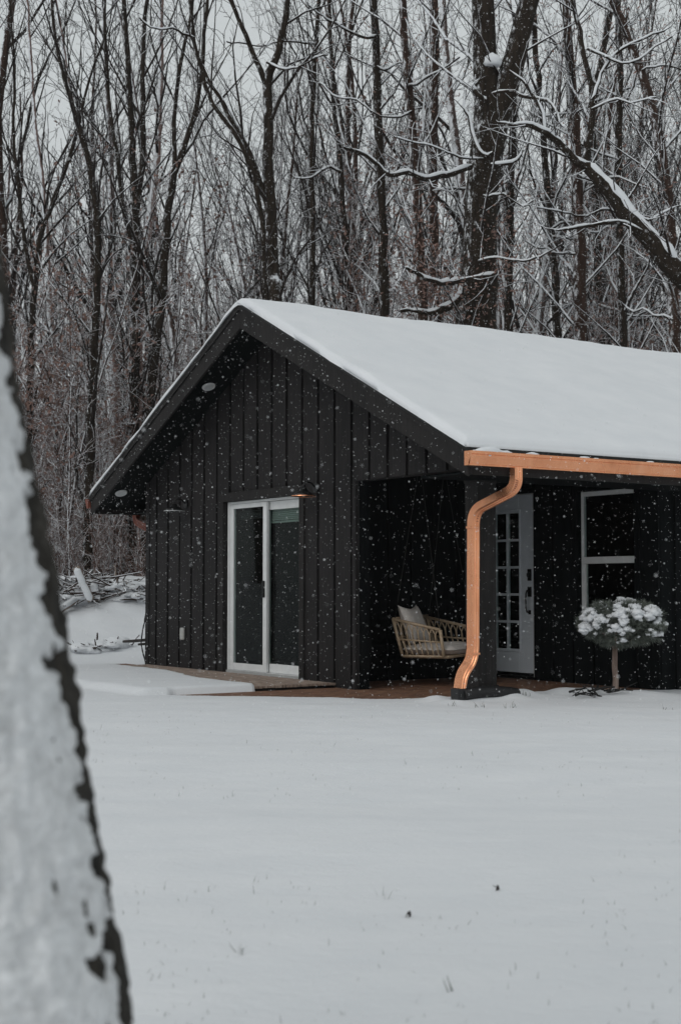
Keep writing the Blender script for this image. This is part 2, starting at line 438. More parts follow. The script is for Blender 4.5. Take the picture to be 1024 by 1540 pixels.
def clip_boards(y0,y1,zb,zt):
    """use one board rhythm for the whole gable"""
    y=2.66-PITCHB*8
    cuts=[]
    while y<YL+.4: cuts.append(y); y+=PITCHB
    for c in cuts:
        a=max(y0,c+.027); b_=min(y1,c+PITCHB-.027)
        if b_-a<.02: continue
        t=rnd.uniform(-.003,.003)
        pts=[(a,zb),(b_,zb),(b_,zt(b_) if callable(zt) else zt)]
        if callable(zt) and a<mid<b_: pts.append((mid,zt(mid)))
        pts.append((a,zt(a) if callable(zt) else zt))
        mb.prism_x(pts,XG-BT+t,XG-.0005)
clip_boards(DY1+.10,YL-.06,-.12,DZ-.001)
clip_boards(2.63,DY0-.10,-.12,DZ-.001)
clip_boards(.66,2.56,HDR,top)
clip_boards(2.5605,DY0-.10,DZ,top)
clip_boards(DY0-.0999,DY1+.0999,DZ+.115,top)
clip_boards(DY1+.10,YL-.0,DZ,top)
gw=mb.build('gable_wall','siding',house)
# corner boards
mb=MB(); mb.box(XG+.0,XG+.13,2.5585,2.5605,-.12,HDR-.002); mb.build('jamb_shade_sheet','porch',house)  # dark sheet added on the wall return to stand for the porch's shade
mb=MB(); mb.box(XG-.04,XG-.0005,2.575,2.635,-.12,HDR-.001); mb.build('corner_board','siding',house)
mb=MB(); mb.box(XG-.04,XG-.0005,YL-.055,YL+.03,-.12,top(YL)); mb.box(XG-.04,XG+.06,YL+.0302,YL+.05,-.12,top(YL)); mb.build('corner_board','siding',house)
mb=MB(); mb.box(XG+.121,LEN-.6,YL-.12,YL,-.3,top(YL)); 
for i in range(30):
    xa=XG+.13+i*.338
    if xa+.30<LEN-.6: mb.box(xa,xa+.302,YL+.0005,YL+BT,-.12,top(YL)-.05)
mb.build('side_wall','siding',house)
mb=MB(); mb.box(LEN-.72,LEN-.6,.87,YL-.121,-.3,2.1); mb.prism_x([(.87,2.1),(YL-.121,2.1),(YL-.121,top(YL-.121)),(mid,top(mid)),(.87,top(.87))],LEN-.72,LEN-.6); mb.build('back_wall','siding',house)
# side wall along the eave, beyond the porch
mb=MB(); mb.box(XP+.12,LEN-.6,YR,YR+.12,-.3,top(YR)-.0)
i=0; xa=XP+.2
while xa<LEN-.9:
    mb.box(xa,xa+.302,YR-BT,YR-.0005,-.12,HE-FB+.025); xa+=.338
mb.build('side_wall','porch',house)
# porch: left inner wall, back wall with door and window openings, ceiling
mb=MB()
mb.box(XG+.121,XP,3.69,3.81,-.3,2.45)
xa=XG+.15
while xa+.30<XP: mb.box(xa,xa+.302,3.69-BT,3.6895,-.05,2.40); xa+=.338
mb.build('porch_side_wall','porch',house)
DA,DB,DTOP=2.80,3.60,2.165; WA,WB,WZ0,WZ1=1.09,2.01,.62,2.13
mb=MB()
def bx(y0,y1,z0,z1):
    mb.box(XP,XP+.12,y0,y1,z0,z1)
bx(YR,WA,-.3,2.45); bx(WA,WB,-.3,WZ0); bx(WA,WB,WZ1,2.45); bx(WB,DA,-.3,2.45); bx(DA,DB,DTOP,2.45); bx(DB,3.81,-.3,2.45)
y=YR
while y<3.6:
    a,b_=y+.005,min(y+.302,3.665)
    for (p,q,z0,z1) in ((YR,WA-.07,-.05,2.4),(WB+.07,DA-.06,-.05,2.4),(WA-.07,WB+.07,-.05,WZ0-.07),(WA-.07,WB+.07,WZ1+.07,2.4),(DA-.06,3.66,DTOP+.06,2.4)):
        aa,bb=max(a,p),min(b_,q)
        if bb-aa>.02: mb.box(XP-BT,XP-.0005,aa,bb,z0,z1)
    y+=.338
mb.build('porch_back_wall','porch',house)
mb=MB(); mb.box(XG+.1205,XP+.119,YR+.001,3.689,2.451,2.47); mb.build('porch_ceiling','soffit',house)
mb=MB(); mb.box(XG+.1205,XP-.03,YR-.10,YR+.0,2.10,2.30); bevel(mb.build('porch_beam','trim',house),.004,1)
# porch column with base trim and brackets
colm=MB(); colm.box(.60,.825,.60,.80,-.2,HDR+.0); cobj=colm.build('porch_column','trim',house); bevel(cobj,.004,1)
mb=MB(); mb.box(.585,.84,.585,.815,-.15,.10); bevel(mb.build('plinth','trim',cobj),.004,1)
mb=MB(); mb.box(.59,.835,.59,.81,2.05,2.183); bevel(mb.build('capital','trim',cobj),.004,1)
# corrugated black drain pipe at the column foot
mb=MB()
pts=[]; rad=[]
P0=Vector((.34,.50,.03)); P1=Vector((.62,.44,.07)); P2=Vector((1.0,.52,.01))
n=60
for i in range(n+1):
    t=i/n; p=P0*(1-t)**2+P1*2*t*(1-t)+P2*t*t; pts.append(p); rad.append(.052+(.007 if i%2 else 0))
mb.tube(pts,rad,14); dp=mb.build('drain_pipe','plastic',None,True); dp.location=(HX,HY,0); dp.rotation_euler=(0,0,YAW); tag(dp,'black corrugated drain pipe half buried in snow at the column foot','pipe')
# casing of the sliding door
for nm,b_ in (('casing',(XG-.052,XG+.02,DY1,DY1+.098,-.03,DZ+.11)),('casing',(XG-.052,XG+.02,DY0-.098,DY0,-.03,DZ+.11)),('casing',(XG-.058,XG+.02,DY0+.0005,DY1-.0005,DZ-.001,DZ+.11))):
    mb=MB(); mb.box(*b_); bevel(mb.build(nm,'trim',house),.003,1)
# ---- sliding glass door
sd_=empty('sliding_door',(0,0,0),0,house)
def framebox(mb,x0,x1,y0,y1,z0,z1,wl,wr,wt,wb):
    """wl at high y (left in view), wr at low y"""
    mb.box(x0,x1,y1-wl,y1,z0,z1); mb.box(x0,x1,y0,y0+wr,z0,z1)
    mb.box(x0+.001,x1-.001,y0+wr,y1-wl,z1-wt,z1-.0005); mb.box(x0+.001,x1-.001,y0+wr,y1-wl,z0+.0005,z0+wb)
X0=XG+.015
mb=MB(); framebox(mb,X0,X0+.10,DY0+.002,DY1-.002,.0,DZ-.003,.045,.045,.03,.03); bevel(mb.build('frame','white',sd_),.003,1)
pl=MB(); framebox(pl,X0+.008,X0+.045,4.56,DY1-.05,.032,DZ-.035,.085,.085,.055,.085); po=pl.build('sliding_panel','white',sd_); bevel(po,.004,2)
mb=MB(); mb.box(X0+.022,X0+.028,4.645,DY1-.135,.117,DZ-.09); mb.build('pane','glass',po)
mb=MB(); mb.box(X0-.022,X0+.0078,4.59,4.615,.92,1.12); bevel(mb.build('handle','black_metal',po),.006,2)
pl=MB(); framebox(pl,X0+.055,X0+.09,DY0+.05,4.66,.032,DZ-.035,.07,.07,.10,.105); po=pl.build('fixed_panel','white',sd_); bevel(po,.004,2)
mb=MB(); mb.box(X0+.068,X0+.074,DY0+.12,4.59,.137,DZ-.135); mb.build('pane','glass',po)
mb=MB(); mb.box(X0-.02,X0-.001,DY0+.01,DY1-.01,-.028,.028); mb.build('threshold','grey_vinyl',sd_)
mb=MB()
for i in range(6): mb.box(X0+.105,X0+.125,DY0+.1,4.6,DZ-.15-.022*i,DZ-.15-.022*i+.017)
mb.box(X0+.103,X0+.13,DY0+.1,4.6,DZ-.15-.022*6-.01,DZ-.15-.022*6+.014)
mb.build('blind','blind',sd_)
mb=MB()
for i in range(5): mb.box(X0+.105,X0+.125,4.68,DY1-.06,DZ-.13-.022*i,DZ-.13-.022*i+.014)
mb.build('blind','room',sd_)
# interior: a floor, a few pieces of furniture vaguely seen behind the glass
mb=MB(); mb.box(XG+.125,LEN-.73,3.82,YL-.125,-.06,-.01); mb.box(XP+.125,LEN-.73,.88,3.815,-.06,-.01); mb.build('interior_floor','room',house)
# ---- french door
fd=empty('french_door',(0,0,0),0,house)
mb=MB()
xf0,xf1=XP+.015,XP+.06
gl0,gl1=3.085,3.53; gz0,gz1=.30,1.94
mb.box(xf0,xf1,DA+.012,gl0,.02,DTOP-.012); mb.box(xf0,xf1,gl1,DB-.012,.02,DTOP-.012)
mb.box(xf0+.0005,xf1,gl0,gl1,.0205,gz0); mb.box(xf0+.0005,xf1,gl0,gl1,gz1,DTOP-.0125)
# raised moulding ring round the glass
mb.box(xf0-.012,xf0-.0005,gl0-.035,gl0-.012,gz0-.035,gz1+.035); mb.box(xf0-.012,xf0-.0005,gl1+.012,gl1+.035,gz0-.035,gz1+.035)
mb.box(xf0-.011,xf0-.0005,gl0-.012,gl1+.012,gz1+.012,gz1+.035); mb.box(xf0-.011,xf0-.0005,gl0-.012,gl1+.012,gz0-.035,gz0-.012)
slab=mb.build('door_slab','doorpaint',fd); bevel(slab,.003,1)
mb=MB(); cy=(gl0+gl1)/2
mb.box(xf0+.004,xf1-.004,cy-.014,cy+.014,gz0,gz1)
for i in range(1,5):
    z=gz0+(gz1-gz0)*i/5
    mb.box(xf0+.006,xf1-.006,gl0,cy-.0145,z-.014,z+.014); mb.box(xf0+.006,xf1-.006,cy+.0145,gl1,z-.014,z+.014)
mb.build('muntins','doorpaint',fd)
mb=MB(); mb.box(xf0+.020,xf0+.025,gl0,gl1,gz0,gz1); mb.build('pane','glass',fd)
mb=MB(); mb.box(XP+.0,XP+.10,DA-.0,DA+.011,-.02,DTOP-.001); mb.box(XP+.0,XP+.10,DB-.011,DB,-.02,DTOP-.001); mb.box(XP+.0,XP+.10,DA+.0115,DB-.0115,DTOP-.011,DTOP-.001); mb.build('frame','grey_vinyl',fd)
mb=MB()
for z0,z1 in ((1.12,1.26),):
    mb.tube([(xf0-.028,2.885,1.19),(xf0-.001,2.885,1.19)],.034,16)
    mb.box(xf0-.014,xf0-.001,2.852,2.918,1.12,1.26)
bevel(mb.build('deadbolt','black_metal',fd),.004,2)
mb=MB(); mb.box(xf0-.014,xf0-.001,2.855,2.915,.93,1.05); mb.tube([(xf0-.02,2.885,1.01),(xf0-.05,2.885,1.0),(xf0-.065,2.885,.96),(xf0-.065,2.885,.80),(xf0-.05,2.885,.75),(xf0-.002,2.885,.74)],.011,8)
mb.box(xf0-.012,xf0-.001,2.865,2.905,.72,.77)
mb.build('handle','black_metal',fd)
mb=MB(); mb.box(XP-.02,XP+.1,DA-.03,DB+.03,-.05,-.0205); mb.build('threshold','black_metal',fd)
# ---- porch window (double hung)
wn=empty('porch_window',(0,0,0),0,house)
mb=MB(); X1=XP+.03
framebox(mb,X1,X1+.05,WA+.001,WB-.001,WZ0+.001,WZ1-.001,.035,.035,.05,.045); fr=mb.build('frame','white',wn); bevel(fr,.003,1)
mb=MB(); mb.box(X1-.012,X1+.045,WA+.0365,WB-.0365,1.31,1.385); bevel(mb.build('meeting_rail','white',wn),.003,1)
mb=MB(); framebox(mb,X1+.006,X1+.04,WA+.038,WB-.038,WZ0+.048,1.309,.03,.03,.0,.04); mb.build('lower_sash','white',wn)
mb=MB(); mb.box(X1+.02,X1+.026,WA+.04,WB-.04,WZ0+.05,WZ1-.052); mb.build('pane','glass',wn)
for b_ in ((XP-.05,XP+.02,WA-.068,WA,WZ0-.06,WZ1+.06),(XP-.05,XP+.02,WB,WB+.068,WZ0-.06,WZ1+.06),(XP-.05,XP+.02,WA+.0005,WB-.0005,WZ1,WZ1+.06),(XP-.06,XP+.02,WA+.0005,WB-.0005,WZ0-.06,WZ0)):
    mb=MB(); mb.box(*b_); mb.build('casing','porch',wn)
# ---- gutter on the right eave
GZ0,GZ1=2.142,2.272
def gutter(parent,x0,x1,mat,y0=.0,sgn=-1,name='gutter'):
    mb=MB()
    prof=[(.0,GZ1),(.0,GZ0),(-.060,GZ0),(-.060,GZ0+.014),(-.068,GZ0+.016),(-.074,GZ0+.045),(-.086,GZ0+.085),(-.086,GZ0+.098),(-.10,GZ0+.103),(-.10,GZ1),(-.088,GZ1),(-.088,GZ1-.012),(-.093,GZ1-.012),(-.093,GZ0+.108),(-.075,GZ0+.078),(-.056,GZ0+.034),(-.05,GZ0+.006),(-.006,GZ0+.006),(-.006,GZ1)]
    P=[(y0+(-sgn)*a,z) for a,z in prof]
    k=len(mb.v); n=len(P)
    for xx in (x0,x1): mb.v+=[(xx,y,z) for y,z in P]
    for i in range(n): mb.f.append((i,(i+1)%n,n+(i+1)%n,n+i))
    o=mb.build(name,mat,parent)
    mb=MB(); q=[(y0+(-sgn)*a,z) for a,z in [(.0,GZ1),(.0,GZ0),(-.055,GZ0),(-.062,GZ0+.03),(-.082,GZ0+.075),(-.10,GZ0+.105),(-.10,GZ1)]]
    mb.prism_x(q,x0-.008,x0); mb.build('end_cap',mat,o)
    return o
go=gutter(house,-.03,LEN-.1,'copper',-.002)
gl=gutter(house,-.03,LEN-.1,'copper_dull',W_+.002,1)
mb=MB()
r2=random.Random(9)
for xx,wd,hh in ((.22,.17,.05),(.12,.10,.025),(.38,.10,.022),(.72,.08,.02),(1.38,.07,.018),(1.52,.03,.01),(2.25,.05,.014),(3.5,.06,.014)):
    mb=MB(); mb.blob((xx,-.055,GZ1+.0),wd,.042,hh,xx,.35,14,8); mb.build('gutter_snow','snow',go,True)
# ---- downspout
def duct(mb,path,w_,h_,front):
    """rectangular ribbed pipe following path; front: a vector the broad face looks towards"""
    pts=[Vector(p) for p in path]; n=len(pts); k0=len(mb.v)
    shape=[]
    for a,b_ in ((-1,-1),(-.62,-1),(-.5,-.8),(-.15,-.8),(0,-1.0),(.15,-.8),(.5,-.8),(.62,-1),(1,-1),(1,1),(-1,1)): shape.append((a,b_))
    m_=len(shape)
    for i,p in enumerate(pts):
        t=(pts[min(i+1,n-1)]-pts[max(i-1,0)]).normalized()
        s_=t.cross(front).normalized(); f_=s_.cross(t).normalized()
        if i and f_.dot(front)<0: pass
        for a,b_ in shape: mb.v.append(tuple(p+s_*a*w_/2-f_*b_*h_/2))
    for i in range(n-1):
        for j in range(m_):
            a=k0+i*m_+j; b_=k0+i*m_+(j+1)%m_; mb.f.append((a,b_,b_+m_,a+m_))
    mb.f.append(tuple(k0+j for j in range(m_))); mb.f.append(tuple(k0+(n-1)*m_+j for j in range(m_)))
def arc(a,b,c,n=6,r=.5):
    """round the corner b between a and c"""
    a,b,c=Vector(a),Vector(b),Vector(c); la=min(.13,(a-b).length*r); lc=min(.13,(c-b).length*r)
    p=b+(a-b).normalized()*la; q=b+(c-b).normalized()*lc
    return [p*(1-t)**2+b*2*t*(1-t)+q*t*t for t in [i/n for i in range(n+1)]]
yd=-.05
K=[(.53,yd,GZ0+.004),(.53,yd,1.95),(.49,.53,1.77),(.475,.53,.36),(.345,.53,.23),(.315,.53,.085)]
path=[K[0]]
for i in range(1,len(K)-1): path+=arc(K[i-1],K[i],K[i+1],9)
path.append(K[-1])
mb=MB(); duct(mb,path,.092,.075,Vector((0,-1,0))); ds=mb.build('downspout','copper',house); bevel(ds,.004,2)
# crimped elbow ribs and joint seams
mb=MB()
e=arc(K[0],K[1],K[2],9)
for i in range(1,8):
    p=e[i]; mb.boxbetween(p+Vector((-.040,-.036,.0)),p+Vector((-.004,-.036,-.010)),.004,.010,Vector((0,1,0)))
mb.build('crimps','copper_dull',ds); mb=MB()
e=arc(K[1],K[2],K[3],9)
for i in range(1,9,1):
    t=(e[min(i+1,9)]-e[i-1]).normalized(); s_=t.cross(Vector((0,-1,0))).normalized(); p=e[i]
    mb.boxbetween(p-s_*.044+Vector((0,-.0345,0)),p-s_*.010+Vector((0,-.0345,0)),.004,.006,Vector((0,1,0)))
mb.build('crimps','copper_dull',ds)
for z in (1.60,.40):
    mb=MB(); mb.box(.48-.051,.48+.051,.53-.042,.53+.042,z,z+.020)
    o=mb.build('joint','copper',ds); bevel(o,.002,1)
# black boot below the downspout
mb=MB(); mb.box(.250,.372,.475,.590,-.04,.088); bevel(mb.build('boot','plastic',ds),.01,2)
# left downspout: copper stub crossing from the far gutter to the wall
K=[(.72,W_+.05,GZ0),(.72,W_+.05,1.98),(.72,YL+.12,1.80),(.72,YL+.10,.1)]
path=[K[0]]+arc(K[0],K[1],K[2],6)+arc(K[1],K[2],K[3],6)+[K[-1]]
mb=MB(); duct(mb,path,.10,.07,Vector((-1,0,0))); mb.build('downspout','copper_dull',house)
# ---- recessed soffit lights
for (lx,ly) in ((.28,5.48),(.25,7.95)):
    z=roofz(ly)-RT
    c=Vector((lx,ly,z-.001)); nrm=Vector((0,SL if ly<mid else -SL,-1)).normalized(); nrm=Vector((0,-nrm.y,nrm.z)) if False else nrm
    nrm=Vector((0,(SL if ly<mid else -SL),-1)).normalized()
    mb=MB(); mb.tube([c-nrm*.001,c+nrm*.012],[.085,.078],28); lo=mb.build('soffit_light','white',house)
    mb=MB(); mb.tube([c+nrm*.0125,c+nrm*.015],[.062,.060],24); mb.build('lens','lightglass',lo)
# ---- barn wall lamps
def barn_lamp(y,z,shade,inner):
    x=XG-BT-.002
    l=empty('wall_lamp',(x,y,z),0,house)
    mb=MB(); mb.tube([(0,0,.10),(-.02,0,.10)],.055,20); mb.build('backplate','black_metal',l)
    mb=MB(); mb.tube([(-.015,0,.10),(-.07,0,.15),(-.13,0,.16),(-.17,0,.13),(-.175,0,.09)],.010,8); mb.build('arm','black_metal',l,True)
    mb=MB(); 
    prof=[(.02,.10),(.035,.09),(.05,.06),(.10,.035),(.135,.0)]
    k=len(mb.v); seg=28
    for r_,zz in prof:
        for j in range(seg): a=2*PI*j/seg; mb.v.append((-.175+r_*math.cos(a),r_*math.sin(a),zz))
    for i in range(len(prof)-1):
        for j in range(seg): mb.f.append((i*seg+j,i*seg+(j+1)%seg,(i+1)*seg+(j+1)%seg,(i+1)*seg+j))
    sh=mb.build('lamp_shade',shade,l,True)
    md=sh.modifiers.new('solid','SOLIDIFY'); md.thickness=.004
    mb=MB(); mb.tube([(-.175,0,-.004),(-.175,0,.006)],[.138,.136],28,False); mb.build('rim',inner,l,True)
    mb=MB(); mb.blob((-.175,0,.03),.03,.03,.035); mb.build('bulb','lightglass',l,True)
barn_lamp(3.36,2.055,'black_metal','copper')
barn_lamp(6.52,2.03,'black_metal','grey_vinyl')
# outlet cover
mb=MB(); mb.box(XG-BT-.04,XG-BT-.003,6.53,6.63,.36,.52); bevel(mb.build('outlet_cover','cover',house),.02,3)
# hose bundle hanging on the left corner
hb=MB(); rr=random.Random(3)
for i in range(13):
    a0=rr.uniform(0,.10); zt=rr.uniform(.55,.75); xx=XG+rr.uniform(-.02,.16); wv=rr.uniform(.06,.20)
    pts=[]
    for t in range(15):
        u=t/14; ang=PI*u
        pts.append((xx+rr.uniform(-.006,.006),YL+.07+a0*.3+wv*(math.sin(ang)**1.2)*(.4+u*.9),zt*(1-u)-.0+.02))
    pts2=[(xx+.03,YL+.065,.03),(xx+.03,YL+.065,zt)]
    hb.tube(pts,.008,6); 
hs_=hb.build('garden_hose','plastic',None,True); hs_.location=(HX,HY,0); hs_.rotation_euler=(0,0,YAW); tag(hs_,'dark garden hose hanging in loops at the left corner of the cabin','hose')
mb=MB(); a=HW(.62,YL+.05,.33); b_=at(192,965,20.6); 
pk=MB(); pk.boxbetween(a,b_,.16,.035); pk.boxbetween(a+Vector((0,0,-.05)),b_*.45+a*.55+Vector((0,0,-.055)),.10,.03)
o=pk.build('plank','leafdark'); bevel(o,.006,1); tag(o,'dark plank jutting out past the left corner of the cabin','plank')

# ------------------------------------------------------------------ hanging chair in the porch
f1=Vector((.92,-.39,0)).normalized(); w1=Vector((.39,.92,0)).normalized(); O=Vector((.60,16.02,0))
def S(f,w_,z): return O+f1*f+w1*w_+Vector((0,0,z))
sw=empty('hanging_chair',S(.3,.55,.28)); tag(sw,'rattan swing seat with open lattice arms hanging on ropes in the dark porch','swing seat')
def chl(mb,name,mat,smooth=True):
    o=mb.build(name,mat,sw,smooth); o.matrix_parent_inverse=Matrix.Translation(-sw.location); return o
WD=1.12
mb=MB()
sb=[S(.10,.03,.28),S(.60,.03,.28),S(.60,WD-.03,.28),S(.10,WD-.03,.28)]
for a,b_ in zip(sb,sb[1:]+sb[:1]): mb.tube([a,b_],.017,8)
for i in range(7):
    t=(i+1)/8; mb.tube([S(.10,.03+(WD-.06)*t,.285),S(.60,.03+(WD-.06)*t,.285)],.008,6)
chl(mb,'seat_frame','rattan')
def panel(w0,nm):
    mb=MB()
    A=S(-.02,w0,.69); B=S(.53,w0,.575); C_=S(.57,w0,.285); D=S(.09,w0,.285); E=S(.02,w0,.47); G=S(.54,w0,.44)
    mb.tube([A,B],.017,8); mb.tube([B,C_],.019,8); mb.tube([C_,D],.014,8); mb.tube([A,D],.017,8); mb.tube([E,G],.011,6)
    n=8
    for i in range(n):
        t0=(i+.1)/n; t1=(i+1.0)/n; tm=(t0+t1)/2
        ba=E.lerp(G,t0); bb=E.lerp(G,t1); ta=A.lerp(B,tm)
        mb.tube([ba,ba.lerp(A.lerp(B,t0),.55),ta],.007,5); mb.tube([bb,bb.lerp(A.lerp(B,t1),.55),ta],.007,5)
        mb.tube([E.lerp(G,t0),D.lerp(C_,t0)],.009,6)
    return chl(mb,nm,'rattan')
panel(.0,'arm_panel'); panel(WD,'arm_panel')
mb=MB()
TA,TB=S(-.02,0,.69),S(-.02,WD,.71); BA,BB=S(.09,0,.285),S(.09,WD,.285)
mb.tube([TA,TB],.018,8); mb.tube([TA.lerp(BA,.5),TB.lerp(BB,.5)],.011,6)
for i in range(15):
    t=(i+.5)/15; tm=(i+1)/15
    mb.tube([BA.lerp(BB,t),TA.lerp(TB,t)],.008,6)
chl(mb,'backrest','rattan')
def cushion_mesh(mb,cf,cw,cz,lf,lw,lz,tilt=0,seedv=1,puff=.5,nu=16,nv=16):
    """pillow: two bulged sheets; axes f1,w1 and up tilted"""
    k=len(mb.v); ax1=f1*math.cos(tilt)+Vector((0,0,1))*math.sin(tilt); nz=-f1*math.sin(tilt)+Vector((0,0,1))*math.cos(tilt)
    C0=S(cf,cw,cz)
    for sgn in (1,-1):
        for i in range(nu+1):
            for j in range(nv+1):
                u=-1+2*i/nu; v=-1+2*j/nv
                pr=((1-u**4)*(1-v**4))**.45
                cu=u*(1-.10*(1-u*u*0)*(1-abs(v))*.9*puff) if True else u
                cv=v*(1-.10*(1-abs(u))*.9*puff)
                d=C0+ax1*cu*lf/2+w1*cv*lw/2+nz*sgn*lz/2*(pr+.02)*(1+.12*noise.noise(Vector((u*2,v*2,seedv+sgn))))
                mb.v.append(tuple(d))
    m_=nv+1
    for s_ in (0,1):
        o_=k+s_*(nu+1)*m_
        for i in range(nu):
            for j in range(nv):
                a=o_+i*m_+j; q=(a,a+m_,a+m_+1,a+1); mb.f.append(q if s_==0 else q[::-1])
mb=MB(); cushion_mesh(mb,.37,WD/2,.355,.60,WD-.06,.13,0,3,0); chl(mb,'seat_cushion','cushion').data
mb=MB()
for w0 in (.0,WD):
    for ff,zz in ((.0,.69),(.53,.575)):
        top_=Vector((S(.25,WD/2,0).x+(w1.x*(w0-WD/2))*.75,S(.25,WD/2,0).y+w1.y*(w0-WD/2)*.75,2.44))
        mb.tube([S(ff,w0,zz),top_],.004,6)
chl(mb,'ropes','rope')
mb=MB(); 
# throw pillow leaning on the back
tl=R(112); 
def pil():
    mb=MB(); ax1=(f1*math.cos(tl)+Vector((0,0,1))*math.sin(tl)).normalized(); nz=(ax1.cross(w1)).normalized(); C0=S(.10,.36,.62)
    nu=20
    for sgn in (1,-1):
        for i in range(nu+1):
            for j in range(nu+1):
                u=-1+2*i/nu; v=-1+2*j/nu
                pr=((1-abs(u)**3)*(1-abs(v)**3))**.5
                cu=u*(1-.22*(1-v*v)*abs(u)); cv=v*(1-.14*(1-u*u)*abs(v))
                mb.v.append(tuple(C0+ax1*cu*.24+w1*cv*.30+nz*sgn*(.075*pr+.002)))
    m_=nu+1
    for s_ in (0,1):
        o_=s_*m_*m_
        for i in range(nu):
            for j in range(nu): a=o_+i*m_+j; q=(a,a+m_,a+m_+1,a+1); mb.f.append(q if s_==0 else q[::-1])
    o=mb.build('throw_pillow','cushion',None,True); tag(o,'cream square throw pillow leaning in the left end of the rattan swing seat','pillow')
pil()

# ------------------------------------------------------------------ trees
class TM:
    """collects tube branches, builds numpy meshes"""
    def __init__(s): s.br=[]
    def add(s,pts,rad,sides): s.br.append((np.array(pts,dtype=float),np.array(rad,dtype=float),sides))
    def mesh(s,name):
        Vs=[];Fs=[];off=0
        for P,r,k in s.br:
            n=len(P); T=np.empty_like(P); T[1:-1]=P[2:]-P[:-2]; T[0]=P[1]-P[0]; T[-1]=P[-1]-P[-2]
            T/=np.linalg.norm(T,axis=1)[:,None]+1e-9
            h=np.array([1,0,0.]) if abs(T[0][0])<.7 else np.array([0,1,0.])
            A=np.cross(T,h); A/=np.linalg.norm(A,axis=1)[:,None]+1e-9; B=np.cross(T,A)
            an=np.arange(k)*2*PI/k
            ring=P[:,None,:]+(A[:,None,:]*np.cos(an)[None,:,None]+B[:,None,:]*np.sin(an)[None,:,None])*r[:,None,None]
            Vs.append(ring.reshape(-1,3))
            i=np.arange(n-1)[:,None]*k; j=np.arange(k)[None,:]; a=off+i+j; b=off+i+(j+1)%k
            Fs.append(np.stack([a,b,b+k,a+k],-1).reshape(-1,4)); off+=n*k
        V=np.concatenate(Vs); Fq=np.concatenate(Fs)
        me=bpy.data.meshes.new(name); me.vertices.add(len(V)); me.vertices.foreach_set('co',V.ravel())
        me.loops.add(Fq.size); me.loops.foreach_set('vertex_index',Fq.ravel().astype(np.int32))
        me.polygons.add(len(Fq)); me.polygons.foreach_set('loop_start',np.arange(0,Fq.size,4,dtype=np.int32))
        me.polygons.foreach_set('use_smooth',np.ones(len(Fq),dtype=bool))
        me.update(calc_edges=True); me.validate(); return me
def wander(rng,p,d,L,n,bend,up):
    pts=[p.copy()]; d=d.normalized()
    for i in range(n):
        d=(d+Vector((rng.gauss(0,bend),rng.gauss(0,bend),rng.gauss(0,bend)+up))).normalized()
        p=p+d*(L/n); pts.append(p.copy())
    return pts
def sample(pts,t):
    x=t*(len(pts)-1); i=min(int(x),len(pts)-2); f=x-i
    return pts[i].lerp(pts[i+1],f),(pts[i+1]-pts[i]).normalized()
def side_dir(rng,d,ang):
    o=d.orthogonal().normalized(); o=Matrix.Rotation(rng.uniform(0,2*PI),3,d)@o
    return (d*math.cos(ang)+o*math.sin(ang)).normalized()
def grow(tm,rng,p,d,L,r,level,maxl,prm):
    """one limb and everything that grows from it"""
    n=max(3,int(L/ (prm['seg'][level]) ))
    pts=wander(rng,p,d,L,n,prm['bend'][level],prm['up'][level])
    rad=[max(r*(1-.82*i/n),prm['rmin']) for i in range(n+1)]
    tm[0 if level==0 else 1].add(pts,rad,[9,6,4,3,3][level])
    if level>=maxl: return pts
    cnt=prm['cnt'][level]; cnt=int(cnt*rng.uniform(.75,1.25)*min(1.3,max(.4,L/prm['ref'][level])))
    for k in range(cnt):
        t=prm['t0'][level]+(1-prm['t0'][level])*((k+rng.random())/cnt)
        q,dd=sample(pts,min(t,.985)); rr=r*(1-.82*t)
        nd=side_dir(rng,dd,R(rng.uniform(*prm['ang'][level])))
        if nd.z<-.15 and rng.random()<.7: nd.z=abs(nd.z)*.4
        LL=L*prm['len'][level]*(1-.55*t)*rng.uniform(.6,1.25)
        grow(tm,rng,q,nd,LL,max(rr*rng.uniform(.35,.6),prm['rmin']),level+1,maxl,prm)
    return pts
FOREST=dict(seg=[1.4,.55,.35,.22,.2],bend=[.05,.15,.2,.25,.2],up=[.015,.07,.05,.01,0],cnt=[18,8,4,0],ref=[18,4,1.8,1],t0=[.28,.15,.15,0],
    ang=[(22,50),(25,55),(25,60),(20,60)],len=[.38,.45,.5,.5],rmin=.0056)
FORKY=dict(FOREST,cnt=[15,9,5,0],t0=[.22,.1,.1,0],ang=[(15,34),(20,45),(25,60),(20,60)],len=[.55,.42,.5,.5])
SAPL=dict(seg=[.6,.3,.2,.2],bend=[.06,.1,.15,.2],up=[.02,.03,.0,0],cnt=[22,8,5,0],ref=[6,1.6,.7,1],t0=[.08,.1,.1,0],
    ang=[(25,65),(25,60),(25,60),(20,60)],len=[.36,.45,.5,.5],rmin=.0045)
def proto(name,seed,H,r,prm,maxl=3,mats=('bark','twig'),lean=.03,twin=False):
    rng=random.Random(seed); tm=(TM(),TM())
    starts=[Vector((rng.uniform(-lean,lean),rng.uniform(-lean,lean),1))]
    if twin: starts.append(Vector((rng.uniform(-.2,.2),rng.uniform(-.15,.15),1)))
    for i,sdv in enumerate(starts):
        base=Vector((.25*i,0,-.6))
        pts=grow(tm,rng,base,sdv,H*(1-.15*i),r*(1-.2*i),0,maxl,prm)
    tm[0].add([Vector((0,0,-.6)),Vector((0,0,-.1)),Vector((0,0,.4))],[r*1.5,r*1.35,r*1.02],9)
    root=empty(name); a=link('trunk',tm[0].mesh('trunk'),mats[0],root); b_=link('crown',tm[1].mesh('crown'),mats[1],root)
    return root
